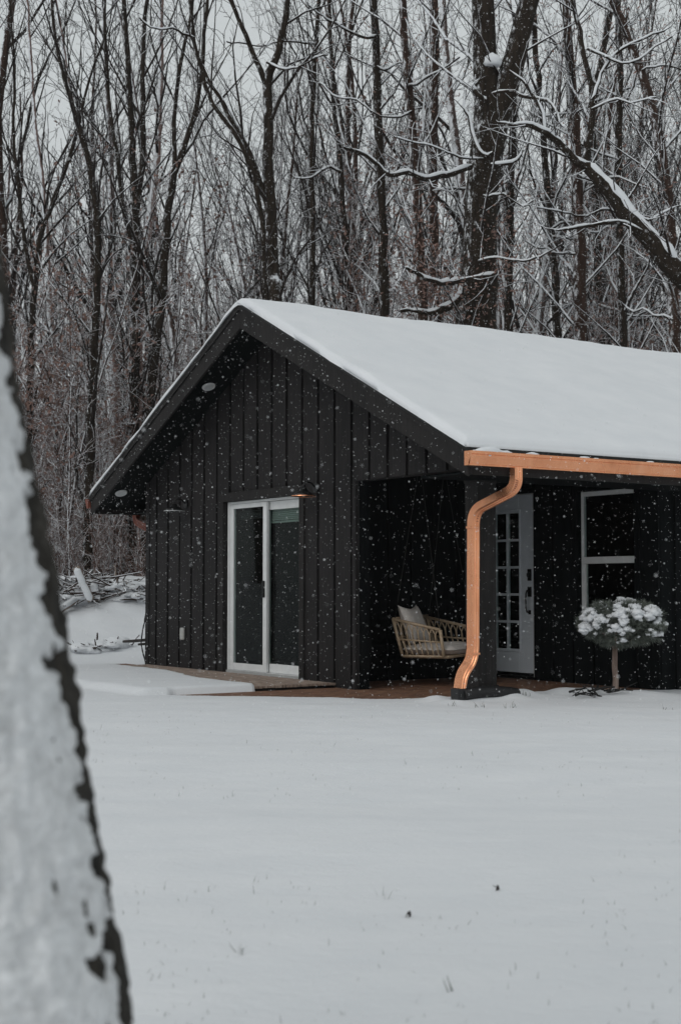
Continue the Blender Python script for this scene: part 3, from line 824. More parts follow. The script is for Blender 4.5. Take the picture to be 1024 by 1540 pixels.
def copy_tree(src):
    r=src.copy(); col.objects.link(r)
    for c in src.children:
        d=c.copy(); col.objects.link(d); d.parent=r
    return r
def leaf_mesh(rng,spots,size):
    V=[];Fq=[]
    for c in spots:
        a=Vector((rng.gauss(0,1),rng.gauss(0,1),rng.gauss(0,1))).normalized(); b_=a.orthogonal().normalized()
        s_=size*rng.uniform(.6,1.3); k=len(V)
        V+= [tuple(c-a*s_),tuple(c+b_*s_*.5),tuple(c+a*s_),tuple(c-b_*s_*.5)]; Fq.append((k,k+1,k+2,k+3))
    me=bpy.data.meshes.new('leaves'); me.from_pydata(V,[],Fq); return me

# hero trees: stems traced where they stand, limbs grown off them
def stem_tree(name,label,stems,seed,prm=FOREST,maxl=3,mats=('bark','twig'),nb=(14,2.6),leaves=0,leafband=None,group=None,base=True,fan=(22,52)):
    """stems: list of (Y, [(px,py,width_px),...]) from the bottom up; first stem starts at the ground"""
    rng=random.Random(seed); tm=(TM(),TM()); caps=MB(); spots=[]
    Y0,first=stems[0]
    p0=at(first[0][0],first[0][1],Y0)
    if base: foot=Vector((p0.x,Y0,gz(p0.x,Y0)))
    else: foot=Vector((p0.x,Y0,p0.z))
    for si,(Y,pp) in enumerate(stems):
        ctrl=[]; rads=[]
        if si==0 and base:
            r0=pp[0][2]/2*Y/F
            ctrl+= [Vector((foot.x,Y,foot.z-.4)),Vector((foot.x+(p0.x-foot.x)*.1,Y,foot.z+.5))]; rads+=[r0*1.5,r0*1.15]
            if p0.z-foot.z<.9: ctrl=ctrl[:1]; rads=rads[:1]
        for (px,py,wd) in pp: ctrl.append(at(px,py,Y)); rads.append(wd/2*Y/F)
        # Catmull-Rom refine
        pts=[];rr=[]
        for i in range(len(ctrl)-1):
            a=ctrl[max(i-1,0)];b_=ctrl[i];c=ctrl[i+1];d=ctrl[min(i+2,len(ctrl)-1)]
            n=max(2,int((c-b_).length/.35))
            for k in range(n):
                t=k/n
                q=.5*((2*b_)+(-a+c)*t+(2*a-5*b_+4*c-d)*t*t+(-a+3*b_-3*c+d)*t**3)
                q+=Vector((rng.gauss(0,.012),rng.gauss(0,.02),0))
                pts.append(q); rr.append(rads[i]*(1-t)+rads[i+1]*t)
        pts.append(ctrl[-1]); rr.append(rads[-1])
        rr=[x*(1+.08*noise.noise(Vector((si,i*.6,seed)))) for i,x in enumerate(rr)]
        # carry the stem on above the picture
        d=(pts[-1]-pts[-3]).normalized()
        if rr[-1]>.03:
            ext=wander(rng,pts[-1],d+Vector((0,0,.3)),4.5,9,.07,.05)[1:]
            rl=rr[-1]
            for i,e_ in enumerate(ext): pts.append(e_); rr.append(max(rl*(1-(i+1)/10),.008))
        tm[0].add([tuple(p) for p in pts],rr,12)
        L=sum((pts[i+1]-pts[i]).length for i in range(len(pts)-1))
        cnt=int(nb[0]*1.25*L/14)
        for k in range(cnt):
            t=.10+.89*(k+rng.random())/cnt
            q,dd=sample(pts,min(t,.99)); ri=rr[min(int(t*(len(rr)-1)),len(rr)-1)]
            nd=side_dir(rng,dd,R(rng.uniform(*fan)))
            nd.z=max(nd.z,.05)
            LL=nb[1]*rng.uniform(.5,1.3)
            grow(tm,rng,q,nd,LL,min(ri*.5,.016+.008*LL),1,maxl,prm)
    root=empty(name,foot)
    inv=Matrix.Translation(-foot)
    a=link('trunk',tm[0].mesh('trunk'),mats[0],root); a.matrix_parent_inverse=inv
    b_=link('crown',tm[1].mesh('crown'),mats[1],root); b_.matrix_parent_inverse=inv
    if leaves:
        sp=[]
        brs=[x for x in tm[1].br if x[2]==3]
        if leafband:
            zlo,zhi=at(512,leafband[1],Y0).z,at(512,leafband[0],Y0).z
            brs=[x for x in brs if zlo<x[0][-1][2]<zhi]
        for k in range(int(leaves*2.2)):
            if not brs: break
            P=rng.choice(brs)[0]; q=P[rng.randrange(1,len(P))]; sp.append(Vector(q)+Vector((rng.gauss(0,.30),rng.gauss(0,.30),rng.gauss(-.02,.22))))
        lm=leaf_mesh(rng,sp,.045); lo=link('leaves',lm,'leaf',root); lo.matrix_parent_inverse=inv
    tag(root,label,'tree',group); root['trunkpts']=0; del root['trunkpts']
    return root,tm,inv

def snowy_limb(root,inv,Y,pp,seed,wtop=.9,twigs=10,tl=1.2,dY=0):
    """a bare limb carrying a ridge of snow, child of its tree"""
    rng=random.Random(seed); ctrl=[]; rads=[]
    n_=len(pp)
    for i,(px,py,wd) in enumerate(pp): ctrl.append(at(px,py,Y+dY*i/(n_-1))); rads.append(wd/2*Y/F)
    pts=[];rr=[]
    for i in range(len(ctrl)-1):
        a=ctrl[max(i-1,0)];b_=ctrl[i];c=ctrl[i+1];d=ctrl[min(i+2,len(ctrl)-1)]
        n=max(2,int((c-b_).length/.12))
        for k in range(n):
            t=k/n; q=.5*((2*b_)+(-a+c)*t+(2*a-5*b_+4*c-d)*t*t+(-a+3*b_-3*c+d)*t**3)
            q+=Vector((rng.gauss(0,.006),rng.gauss(0,.01),rng.gauss(0,.008)))
            pts.append(q); rr.append(rads[i]*(1-t)+rads[i+1]*t)
    pts.append(ctrl[-1]); rr.append(rads[-1])
    tm=(TM(),TM()); tm[0].add([tuple(p) for p in pts],rr,8)
    for k in range(twigs):
        t=(k+rng.random())/twigs; q,dd=sample(pts,min(t,.98)); 
        grow(tm,rng,q,side_dir(rng,dd,R(rng.uniform(30,70))),tl*rng.uniform(.4,1.2),.014,2,3,FOREST)
    o=link('limb',tm[0].mesh('limb'),'bark',root); o.matrix_parent_inverse=inv
    if tm[1].br:
        t_=link('twigs',tm[1].mesh('twigs'),'twig',o)
    sn=TM(); sp=[];sr=[]
    for i,(p,r_) in enumerate(zip(pts,rr)):
        th=r_*wtop*.66*(1.0+.45*noise.noise(Vector((i*.35,seed+.4,0)))+.5*noise.noise(Vector((i*1.1,seed+.7,3))))+.007
        gap=noise.noise(Vector((i*.27,seed*2.3+.3,5.5)))
        if gap<-.27 and len(sp)>2:
            sr[0]*=.3; sr[-1]*=.3; sn.add(sp,sr,8); sp=[];sr=[]; continue
        tt=(pts[min(i+1,len(pts)-1)]-pts[max(i-1,0)]).normalized(); up_=Vector((0,-.35,1)); up_=(up_-tt*up_.dot(tt)).normalized()*r_*.62
        sp.append((p.x+up_.x,p.y+up_.y-r_*.12,p.z+up_.z+.004)); sr.append(th)
    if len(sp)>2: sr[0]*=.3; sr[-1]*=.3; sn.add(sp,sr,8)
    s_=link('limb_snow',sn.mesh('limb_snow'),'snow',o)
    return o

H=[]
def hero(*a,**k): r=stem_tree(*a,**k); H.append(r); return r
# the big forked trunk behind the roof
A,_,Ai=hero('forked_tree','thickest forked trunk rising behind the roof ridge with snow lodged in its fork',
  [(28,[(716,480,62),(720,400,56),(722,330,50),(726,260,50),(735,200,52),(732,150,40),(728,80,36),(726,0,34)]),
   (28,[(734,225,40),(748,175,40),(765,120,36),(783,50,32),(800,-20,28)])],11,nb=(11,3.0),leaves=500,leafband=(330,520))
snowy_limb(A,Ai,27.6,[(708,250,9),(672,262,10),(637,268,9),(612,258,8),(585,262,7),(560,240,6),(541,228,6),(518,222,5)],1,1.0,9,dY=-1.5)
snowy_limb(A,Ai,27.5,[(742,412,9),(700,420,9),(672,424,9),(645,420,7),(625,408,6),(608,402,4)],2,.9,7,dY=-1.5)
snowy_limb(A,Ai,27.4,[(690,420,8),(692,440,12),(682,456,13),(665,464,13),(648,470,10),(625,466,7),(600,468,5)],3,.8,6,1.0)
snowy_limb(A,Ai,27.5,[(730,150,7),(724,146,7),(714,136,8),(712,128,7),(722,118,5)],4,1.0,2,.5)
snowy_limb(A,Ai,27.5,[(742,230,7),(725,232,6),(712,205,6),(705,175,5),(696,160,4),(700,135,3)],5,.9,5,.8)
snowy_limb(A,Ai,27.5,[(740,140,5),(765,135,5),(790,145,6),(822,150,5),(835,165,4),(845,190,3)],6,.9,6,1.0,dY=-1)
snowy_limb(A,Ai,27.5,[(738,248,8),(760,246,6),(778,240,5),(785,225,3)],7,1.1,3,.7)
mb=MB(); c=at(741,92,27.75); mb.blob(c,.16,.16,.17,4,.35,14,9,flat=.5); o=mb.build('fork_snow','snow',A,True); o.matrix_parent_inverse=Ai
# right leaning tree with a heavy snow ridge
Bt,_,Bi=hero('leaning_tree','tree leaning in from the right edge, thick snow ridge along its arching limb',
  [(25,[(1120,560,40),(1072,470,36),(1035,425,33),(1005,395,32),(980,362,30),(945,325,26),(915,285,22),(890,258,18),(882,246,15),(884,215,11),(889,185,10),(891,150,9),(884,105,8),(876,60,8),(868,30,7),(855,-10,6)])],12,nb=(13,1.8))
snowy_limb(Bt,Bi,24.9,[(1045,428,34),(1020,408,33),(1003,392,32),(985,368,31),(968,350,29),(945,325,26),(928,302,24),(912,280,22),(893,260,19),(882,248,16)],21,.8,5,1.0)
snowy_limb(Bt,Bi,24.9,[(884,250,13),(868,244,13),(855,228,12),(838,212,11),(822,200,10),(806,190,9),(790,186,8),(770,188,7),(748,184,5)],22,.8,7,1.2,dY=-.8)
snowy_limb(Bt,Bi,24.8,[(962,348,9),(940,336,8),(915,334,7),(890,338,6),(860,342,5),(838,346,3)],23,.8,6,1.0,dY=-.8)
snowy_limb(Bt,Bi,24.8,[(890,150,5),(905,110,5),(925,80,5),(960,60,4),(1000,45,3)],24,.8,5,1.0)
snowy_limb(Bt,Bi,24.8,[(820,198,6),(815,170,5),(800,140,5),(785,120,4),(765,105,3)],25,.8,5,1.0)
specs=[
 ('straight dark trunk forking high up just left of the roof peak',[(27,[(414,470,24),(410,420,25),(408,350,22),(405,280,20),(402,200,18),(402,125,17),(412,95,14),(425,50,12),(432,0,11)]),(27,[(402,130,11),(392,105,10),(378,70,9),(362,35,8),(345,-5,7)]),(27,[(404,310,10),(385,255,11),(365,210,9),(345,175,8),(330,145,7),(310,110,6),(292,60,5),(285,0,5)])],31,(12,2.4),0),
 ('slim stem curving left across the gap beside the roof peak, snow on its bend',[(26,[(398,470,9),(395,330,9),(375,240,8),(350,195,9),(320,155,8),(300,100,7),(292,50,6),(285,-5,5)])],32,(14,1.8),0),
 ('thin straight trunk left of the big forked trunk, running to the top edge',[(31,[(578,500,15),(577,420,15),(573,300,14),(569,180,13),(566,80,12),(562,-10,11)])],33,(13,2.2),250),
 ('bark-brown trunk second left of the big forked trunk',[(30,[(634,500,20),(631,420,19),(627,320,17),(620,200,14),(612,110,12),(605,-10,11)])],34,(12,2.2),350),
 ('trunk standing close against the left side of the big forked trunk',[(32,[(655,500,18),(652,400,18),(650,300,16),(650,180,15),(653,80,14),(652,-10,13)])],35,(12,2.0),350),
 ('tall brown trunk rising behind the middle of the snowy roof slope',[(30,[(876,540,22),(873,470,21),(870,380,19),(868,280,17),(864,180,15),(857,90,13),(850,-10,12)])],36,(14,2.4),300),
 ('trunk near the right edge bending left with reddish leaves in its crown',[(29,[(1015,560,18),(1012,460,18),(1008,360,17),(1000,260,16),(985,180,15),(965,110,13),(945,60,12),(920,0,11)])],37,(15,2.4),600),
 ('dark trunk rising just beyond the left eave tip, curving left high up',[(27,[(132,880,19),(133,780,18),(136,660,17),(140,540,16),(146,430,14),(145,330,13),(132,240,11),(115,180,9),(98,120,7),(85,70,6),(78,-5,5)])],38,(16,2.4),0),
 ('trunk left of the roof slope that splits into a fan of upright limbs',[(28,[(200,880,20),(200,700,19),(203,560,18),(204,450,17),(204,330,15),(200,260,14),(196,160,11),(190,60,9),(186,-5,8)]),(28,[(203,330,12),(214,230,11),(215,150,9),(216,60,8),(222,-5,7)]),(28,[(202,400,8),(185,300,8),(170,200,7),(160,110,6),(158,0,5)])],39,(13,2.6),0),
 ('double trunk left of the roof slope leaning slightly right as it climbs',[(27,[(216,880,18),(218,700,17),(226,600,17),(236,500,17),(245,420,16),(252,320,14),(262,260,13),(285,200,10),(300,130,8),(308,50,7),(312,-5,6)]),(27,[(262,250,9),(262,180,8),(270,100,7),(285,40,6),(290,-5,5)])],40,(13,2.6),0),
 ('dark forked trunk nearest the left edge, with two upright arms',[(29,[(44,800,13),(44,660,13),(46,540,13),(52,430,11),(60,360,10),(85,290,8),(105,240,7),(120,180,6)]),(29,[(50,430,9),(35,350,8),(28,280,7),(20,200,6),(22,100,5)])],41,(16,2.2),0),
 ('pale trunk seen just right of the left eave tip, curving left high up',[(30,[(170,880,17),(170,700,17),(172,560,16),(150,430,9),(142,300,9),(118,200,8),(100,110,7)])],42,(13,2.4),0),
 ('slim pale trunk between the snowy near trunk and the eave tip',[(30,[(88,860,13),(86,740,12),(84,600,12),(75,450,10),(66,300,8),(50,160,7),(40,0,6)])],43,(14,2.0),0),
 ('thin tree rising in the open sky right of the left cluster',[(32,[(470,500,11),(470,330,10),(468,200,9),(474,90,8),(480,-10,7)])],44,(18,2.2),0),
 ('thin tree with many fine upright twigs above the roof peak',[(32,[(520,500,11),(520,380,11),(512,250,9),(500,130,8),(495,-10,7)])],45,(18,2.2),100),
 ('slim trunk between the big forked trunk and the roof slope trunk',[(31,[(765,500,13),(765,400,12),(768,300,11),(770,200,10),(776,100,9),(790,-10,8)])],46,(15,2.2),200),
 ('thin dark trunk on the right above the roof, left of the leaning limb',[(31,[(838,540,12),(835,440,12),(828,340,11),(820,240,10),(812,140,9),(800,-10,8)])],47,(15,2.2),150),
 ('trunk at the far right edge above the gutter end of the roof',[(30,[(938,540,12),(935,440,12),(932,340,12),(930,240,11),(932,140,10),(930,-10,9)])],48,(16,2.2),350),
 ('tall trunk just right of the slim trunk, behind the long arching limb',[(33,[(905,540,12),(900,430,12),(896,300,11),(892,180,10),(905,80,9),(925,-10,9)])],49,(15,2.2),250),
 ('pale trunk seen under the left eave, nearest the cabin wall',[(30,[(208,900,24),(207,820,23),(206,740,22),(206,560,20),(212,420,17),(232,280,13),(240,150,10),(243,0,9)])],50,(12,2.2),0),
]
for lb,st,sdv,nb,lv in specs:
    left=sdv in (31,32,38,39,40,41,42,43,44,45,50)
    if left: nb=(nb[0]*.85,nb[1]*1.3)
    else: nb=(nb[0]*1.2,nb[1]*1.1)
    if left: st=[(Y,[(a_,b_,c_*.84) for a_,b_,c_ in q]) for Y,q in st]
    if sdv in (38,39,40,41,42,43,50): st=[(Y+{38:4,39:4.5,40:5,41:4,42:5,43:4,50:5}[sdv],q) for Y,q in st]
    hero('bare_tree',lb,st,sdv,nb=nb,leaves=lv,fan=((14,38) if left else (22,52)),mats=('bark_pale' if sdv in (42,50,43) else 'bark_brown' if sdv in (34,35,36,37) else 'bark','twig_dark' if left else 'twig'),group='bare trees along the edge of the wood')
# more snow-laden side limbs on the trunks above the roof
rl=random.Random(61)
def auto_limbs(root,inv,Y,trunk,n,seed):
    for k in range(n):
        x0,y0=trunk[rl.randrange(len(trunk))]; y0+=rl.uniform(-35,35); sgn=rl.choice((-1,1)); L=rl.uniform(60,150); w0=rl.uniform(3.2,5.5); pp=[]; m_=6; y=y0; sl=rl.uniform(-.35,.25)
        for i in range(m_): pp.append((x0+sgn*L*i/(m_-1),y,max(w0*(1-.13*i),2.5))); y+=L/(m_-1)*sl+rl.uniform(-11,11); sl-=rl.uniform(-.05,.2)
        snowy_limb(root,inv,Y-.1,pp,seed*10+k,1.0,5,.8,dY=rl.uniform(-1.5,1.0))
auto_limbs(A,Ai,27.7,[(722,330),(726,260),(720,400)],3,70)
auto_limbs(Bt,Bi,24.9,[(945,325),(890,180),(980,362),(884,105)],3,71)
for (root_,_t,inv_),(lb,st,sdv,nb,lv) in zip(H[2:],specs):
    if sdv in (33,34,35,36,37,46,47,48,49): auto_limbs(root_,inv_,st[0][0],[(q[0],q[1]) for q in st[0][1][1:-1]],2,sdv)
    elif sdv in (31,32,44,45): auto_limbs(root_,inv_,st[0][0],[(q[0],q[1]) for q in st[0][1][1:-1]],1,sdv)
# prototypes for the wood behind
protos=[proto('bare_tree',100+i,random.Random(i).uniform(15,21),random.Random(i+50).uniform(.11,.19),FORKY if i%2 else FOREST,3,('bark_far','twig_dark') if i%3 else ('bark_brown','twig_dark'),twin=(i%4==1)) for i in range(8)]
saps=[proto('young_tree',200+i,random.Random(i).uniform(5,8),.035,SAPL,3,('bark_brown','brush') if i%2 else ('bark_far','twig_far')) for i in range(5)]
for i_,sp_ in enumerate(saps):
    if i_<4:
        rl_=random.Random(i_); me_=[c for c in sp_.children if c.name.startswith('crown')][0].data; vs_=me_.vertices
        sp2=[vs_[rl_.randrange(len(vs_))].co.copy()+Vector((rl_.gauss(0,.05),rl_.gauss(0,.05),rl_.gauss(-.02,.05))) for k in range(700)]
        link('leaves',leaf_mesh(rl_,sp2,.045),'leaf',sp_)
rng=random.Random(77); placed=[]
def house_clear(X,Y,m=1.0):
    x,y=toH(X,Y); return not(-m<x<LEN+m and -m<y<W_+m)
def try_place(X,Y,dmin):
    for a,b_ in placed:
        if (a-X)**2+(b_-Y)**2<dmin*dmin: return False
    placed.append((X,Y)); return True
used=set()
def put(lst,X,Y,s,label,group):
    src=rng.choice(lst)
    if src.name not in used: used.add(src.name); o=src
    else: o=copy_tree(src)
    o.location=(X,Y,gz(X,Y)); o.rotation_euler=(0,0,rng.uniform(0,2*PI)); o.scale=(s,s,s*rng.uniform(.9,1.15))
    tag(o,label,'tree',group)
n=0
for k in range(4000):
    if n>=72: break
    Y=34+36*rng.random()**1.0; X=rng.uniform(-.30*Y-1,.30*Y+1)
    if not try_place(X,Y,1.8): continue
    put(protos,X,Y,rng.uniform(.8,1.2),'tall bare tree standing deep in the wood behind the nearer trunks','tall bare trees deep in the wood'); n+=1
n=0
for k in range(4000):   # flanks: seen from the side and mirrored in the glass
    if n>=46: break
    Y=rng.uniform(8,52); sgn=-1 if rng.random()<.8 else 1; X=sgn*rng.uniform(9+.32*max(0,Y-12),34)
    if not house_clear(X,Y,4) or not try_place(X,Y,2.0): continue
    put(protos,X,Y,rng.uniform(.8,1.1),'bare tree standing to the side of the clearing, outside the picture','bare trees flanking the clearing'); n+=1
n=0
for k in range(4000):
    if n>=150: break
    Y=31+22*rng.random(); X=rng.uniform(-.27*Y,.29*Y)
    if not try_place(X,Y,.45): continue
    put(saps,X,Y,rng.uniform(.7,1.4),'thin young tree among the undergrowth at the edge of the wood','young trees in the undergrowth'); n+=1
for o in list(protos)+list(saps):
    if o.name not in used: 
        for c in list(o.children): bpy.data.objects.remove(c)
        bpy.data.objects.remove(o)
# far woods: one mass
tm=TM(); rng=random.Random(8)
for k in range(800):
    Y=72+75*rng.random(); X=rng.uniform(-.36*Y,.36*Y); z=gz(X,Y)-.3; Hh=rng.uniform(14,22)
    b_=wander(rng,Vector((X,Y,z)),Vector((rng.gauss(0,.04),0,1)),Hh,7,.03,.02); r=rng.uniform(.10,.24)
    tm.add(b_,[r*(1-.11*i) for i in range(8)],5)
    for j in range(11):
        q,dd=sample(b_,rng.uniform(.2,.98)); l_=rng.uniform(1.2,4)
        c_=wander(rng,q,side_dir(rng,dd,R(rng.uniform(25,60))),l_,3,.12,.05); tm.add(c_,[.035,.026,.018,.012],3)
        for m_ in range(2):
            q2,d2=sample(c_,rng.uniform(.3,.95)); tm.add(wander(rng,q2,side_dir(rng,d2,.7),l_*.45,2,.1,.03),[.016,.013,.010],3)
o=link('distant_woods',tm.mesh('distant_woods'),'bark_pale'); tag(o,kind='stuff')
# undergrowth: thicket of twiggy stems at the foot of the wood
tm=TM(); rng=random.Random(18)
for k in range(2600):
    Y=30.5+26*rng.random()**1.3; X=rng.uniform(-.30*Y,.32*Y)
    if Y-.12*X<30.3: continue
    z=gz(X,Y)-.05; Hh=rng.uniform(.5,2.6)
    for q in range(rng.randint(1,3)):
        b_=wander(rng,Vector((X+rng.gauss(0,.1),Y,z)),Vector((rng.gauss(0,.3),rng.gauss(0,.3),1)),Hh*rng.uniform(.6,1),4,.16,.0)
        tm.add(b_,[.012,.010,.008,.006,.004],3)
        for j in range(5):
            q_,dd=sample(b_,rng.uniform(.2,.95)); tm.add(wander(rng,q_,side_dir(rng,dd,R(rng.uniform(25,80))),Hh*.35,2,.2,.0),[.006,.005,.004],3)
o=link('undergrowth',tm.mesh('undergrowth'),'brush'); tag(o,kind='stuff')

# ------------------------------------------------------------------ snow bank: logs and brush
def logthing(name,label,a,b_,r0,r1,snow=.8,cat='log',stubs=0,seed=1):
    a=Vector(a);b_=Vector(b_); root=empty(name,a); inv=Matrix.Translation(-a); rg=random.Random(seed)
    n=10; pts=[a.lerp(b_,i/n)+Vector((rg.gauss(0,.006),rg.gauss(0,.006),rg.gauss(0,.006))) for i in range(n+1)]
    mb=MB(); mb.tube(pts,[r0+(r1-r0)*i/n for i in range(n+1)],12)
    for k in range(stubs):
        q,dd=sample(pts,rg.uniform(.2,.9)); mb.tube([q,q+side_dir(rg,dd,.9)*rg.uniform(.1,.35)],[r0*.35,r0*.15],6)
    o=mb.build('wood','log',root,True); o.matrix_parent_inverse=inv
    if snow:
        tt=(b_-a).normalized(); off=Vector((-.2,-1.0,.5)); off=(off-tt*off.dot(tt)).normalized()
        mb=MB(); sp=[p+off*(r0*.55) for p in pts[0:]]; mb.tube(sp,[(r0*snow*1.1)*(1+.2*noise.noise(Vector((i,seed,0)))) *(.4 if i in (0,n) else 1) for i in range(n+1)],10)
        o=mb.build('log_snow','snow',root,True); o.matrix_parent_inverse=inv
    tag(root,label,cat); return root
def ong(px,py,Y): p=at(px,py,Y); return p
def rest(px,py,up=.03): return hit(px,py,up)
def above(b,px,py,dy=0): return at(px,py,b.y+dy)
b0=rest(137,903); b0=above(b0,137,903,-.75); logthing('leaning_log','pale snow-plastered log leaning steeply out of the brush heap',b0,above(b0,114,852,-.2),.078,.070,.8,seed=2)
b0=rest(146,905); logthing('tree_stump','short pointed stump capped with snow beside the leaning log',b0,above(b0,142,876),.085,.035,.85,'stump',seed=3)
logthing('fallen_log','long snow-topped log lying level at the left of the brush heap',rest(55,897,.24),rest(126,893,.27),.085,.075,.85,seed=4)
logthing('fallen_log','thin snowy log slanting down left in front of the brush heap',rest(84,930,.05),rest(132,903,.12),.06,.055,.9,seed=5)
b0=rest(172,897); logthing('fallen_log','short snowy log poking up right of the pointed stump',b0,above(b0,189,876),.065,.05,.9,seed=6)
logthing('fallen_log','snowy log lying level on the bank crest beside the cabin wall',rest(186,890,.12),rest(228,886,.12),.05,.05,.9,seed=7)
b0=rest(178,892); logthing('bent_stick','crooked bare stick standing upright on the snow bank',b0,above(b0,172,850),.02,.010,0,'stick',seed=8)
def brush(name,label,spots,seed,nst,ln,snowb,rs=1,mt='bark_brown'):
    rg=random.Random(seed); tm=TM(); sb=MB()
    for (px,py,Y,sp) in spots:
        c=hit(px,py) if Y>20 else at(px,py,Y); c.z=gz(c.x,c.y)
        for k in range(nst):
            p=c+Vector((rg.gauss(0,sp),rg.gauss(0,sp*.7),rg.uniform(0,.12 if nst<30 else .30)*rs)); d=Vector((rg.gauss(0,1),rg.gauss(0,1),rg.uniform(-.1,.45)*rs))
            L=ln*rg.uniform(.4,1.2); b_=wander(rg,p,d,L,3,.12,0); r=rg.uniform(.008,.03)*rs; tm.add(b_,[r,r*.85,r*.7,r*.5],6)
        for k in range(snowb):
            p=c+Vector((rg.gauss(0,sp*.9),rg.gauss(0,sp*.6),rg.uniform(.0,.12))); s_=rg.uniform(.05,.16)
            sb.blob(p,s_*1.5,s_*1.2,s_*.55,k+seed,.5,10,6)
    root=empty(name,at(spots[0][0],spots[0][1],spots[0][2])); inv=Matrix.Translation(-root.location)
    o=link('sticks',tm.mesh('sticks'),mt,root); o.matrix_parent_inverse=inv
    o=sb.build('brush_snow','snow',root,True); o.matrix_parent_inverse=inv
    tag(root,label,'brush pile')
brush('brush_pile','heap of cut branches under snow on the bank left of the cabin',[(100,912,28,.38),(122,908,27.8,.3),(155,897,28.4,.3),(78,910,28,.35),(108,896,28,.3)],4,34,.8,14)
brush('brush_pile','scatter of snow-covered branches on the bank right beside the cabin wall',[(200,893,29,.35),(212,905,28,.25),(185,893,29.2,.3)],5,26,.5,16)
brush('brush_pile','small low patch of snowy twigs lying alone on the flat snow left of the cabin',[(140,981,24.2,.14),(158,978,24.4,.14),(176,975,24.6,.10),(130,983,24.0,.08)],6,15,.22,13)

# ------------------------------------------------------------------ snow-topped dwarf pine by the porch
tp=at(925,1042,14.6); tp.z=gz(tp.x,tp.y)
tr=empty('topiary_pine',tp); tag(tr,'small ball-headed pine on a bare stem, heaped with snow, before the porch window','shrub')
mb=MB(); rg=random.Random(4)
pts=[Vector((rg.gauss(0,.004),rg.gauss(0,.004),-.1+.07*i)) for i in range(10)]
mb.tube(pts,[.038,.034,.031,.029,.028,.028,.027,.026,.025,.022],12)
for k in range(5):
    a=rg.uniform(0,2*PI); mb.tube([(0,0,.42),(math.cos(a)*.12,math.sin(a)*.12,.52),(math.cos(a)*.26,math.sin(a)*.26,.62)],[.018,.014,.009],6)
mb.build('stem','topbark',tr,True)
V=[];Fq=[]; sb=MB()
CR=(.405,.38,.225); CC=Vector((.065,0,.66))
def tuft(c,d,n,L):
    for k in range(n):
        dd=(d+Vector((rg.gauss(0,.55),rg.gauss(0,.55),rg.gauss(0,.55)))).normalized(); s_=dd.orthogonal().normalized(); s_=Matrix.Rotation(rg.uniform(0,6.3),3,dd)@s_*.0045
        l_=L*rg.uniform(.6,1.2); k0=len(V); V.extend([tuple(c-s_),tuple(c+s_),tuple(c+dd*l_)]); Fq.append((k0,k0+1,k0+2))
for k in range(640):
    d=Vector((rg.gauss(0,1),rg.gauss(0,1),rg.gauss(0,.9))).normalized()
    q=1+.24*noise.noise(d*3.4)
    rr=rg.uniform(.55,.97) if k%3 else rg.uniform(.86,1.0)
    c=CC+Vector((d.x*CR[0],d.y*CR[1],d.z*CR[2]*(1 if d.z>0 else .85)))*q*rr
    tuft(c,(d+Vector((0,0,.25))).normalized(),40,.075)
for (dx,dz) in ((-.12,-.17),(-.06,-.15),(.05,-.15),(-.2,-.13)):   # straggling twigs underneath
    tuft(CC+Vector((dx,-.05,dz-.01)),Vector((-.3,0,-.5)),40,.08)
me=bpy.data.meshes.new('foliage'); me.from_pydata(V,[],Fq); link('foliage',me,'needle',tr)
for k in range(520):
    d=Vector((rg.gauss(0,1),rg.gauss(0,1),abs(rg.gauss(.3,.6))-.42)).normalized()
    q=1+.24*noise.noise(d*3.4)
    c=CC+Vector((d.x*CR[0],d.y*CR[1],d.z*CR[2]))*q*.985
    if noise.noise(c*10+Vector((2,3,1)))<(.0 if d.z<.3 else -.22): continue
    s_=rg.uniform(.018,.058)*(.75+.45*max(0,d.z)); sb.blob(c+Vector((0,0,.008)),s_*1.1,s_*1.05,s_*.70,k,.75,12,8,2.6)
sb.build('snow_caps','snow',tr,True)
# twigs half buried beside it
brush('pruned_twigs','few dark twigs lying half buried in snow left of the ball-headed pine',[(880,1050,14.2,.13),(905,1047,14.3,.1)],9,12,.26,0,.45,'rope')
# dead leaves on the snow and grass tips
def flatleaf(px,py,Y,label,sz,seed):
    rg=random.Random(seed); p=at(px,py,Y); p.z=gz(p.x,p.y)+.006
    mb=MB(); n=10; k=0
    ring=[]
    for i in range(n):
        a=2*PI*i/n; r=sz*(1+.35*math.cos(3*a+seed)); ring.append((r*math.cos(a),r*.55*math.sin(a),.010*math.sin(2*a+seed)+.004))
    mb.v=[(0,0,.014)]+ring+[(x_,y_,z_-.003) for x_,y_,z_ in ring]
    for i in range(n): j=(i+1)%n; mb.f+=[(0,1+i,1+j),(1+i,1+n+i,1+n+j,1+j)]
    mb.f.append(tuple(1+n+i for i in reversed(range(n))))
    mb.tube([(sz*.9,0,.004),(sz*1.9,.01,.012)],.0015,5)
    o=mb.build('dead_leaf','leafdark'); o.location=p; o.rotation_euler=(.1,.15,seed); tag(o,label,'leaf')
flatleaf(614,1396,5.15,'larger dark curled leaf lying on the open snow, right of centre','.' and .012,1)
flatleaf(748,1352,5.62,'smaller dark leaf on the open snow further to the right','leaf' and .009,2)
rg=random.Random(31); V=[];Fq=[]
def blade(x,y,h,w_):
    z=gz(x,y)-.01; a=rg.uniform(0,PI); s_=Vector((math.cos(a),math.sin(a),0))*w_; ln=Vector((rg.gauss(0,.35),rg.gauss(0,.35),1))*h
    p=Vector((x,y,z)); k=len(V); V.extend([tuple(p-s_),tuple(p+s_),tuple(p+ln*.6+s_*.6+Vector((0,0,0))),tuple(p+ln*.6-s_*.6),tuple(p+ln+Vector((rg.gauss(0,.2)*h,0,-.1*h)))]); Fq.extend([(k,k+1,k+2,k+3),(k+3,k+2,k+4)])
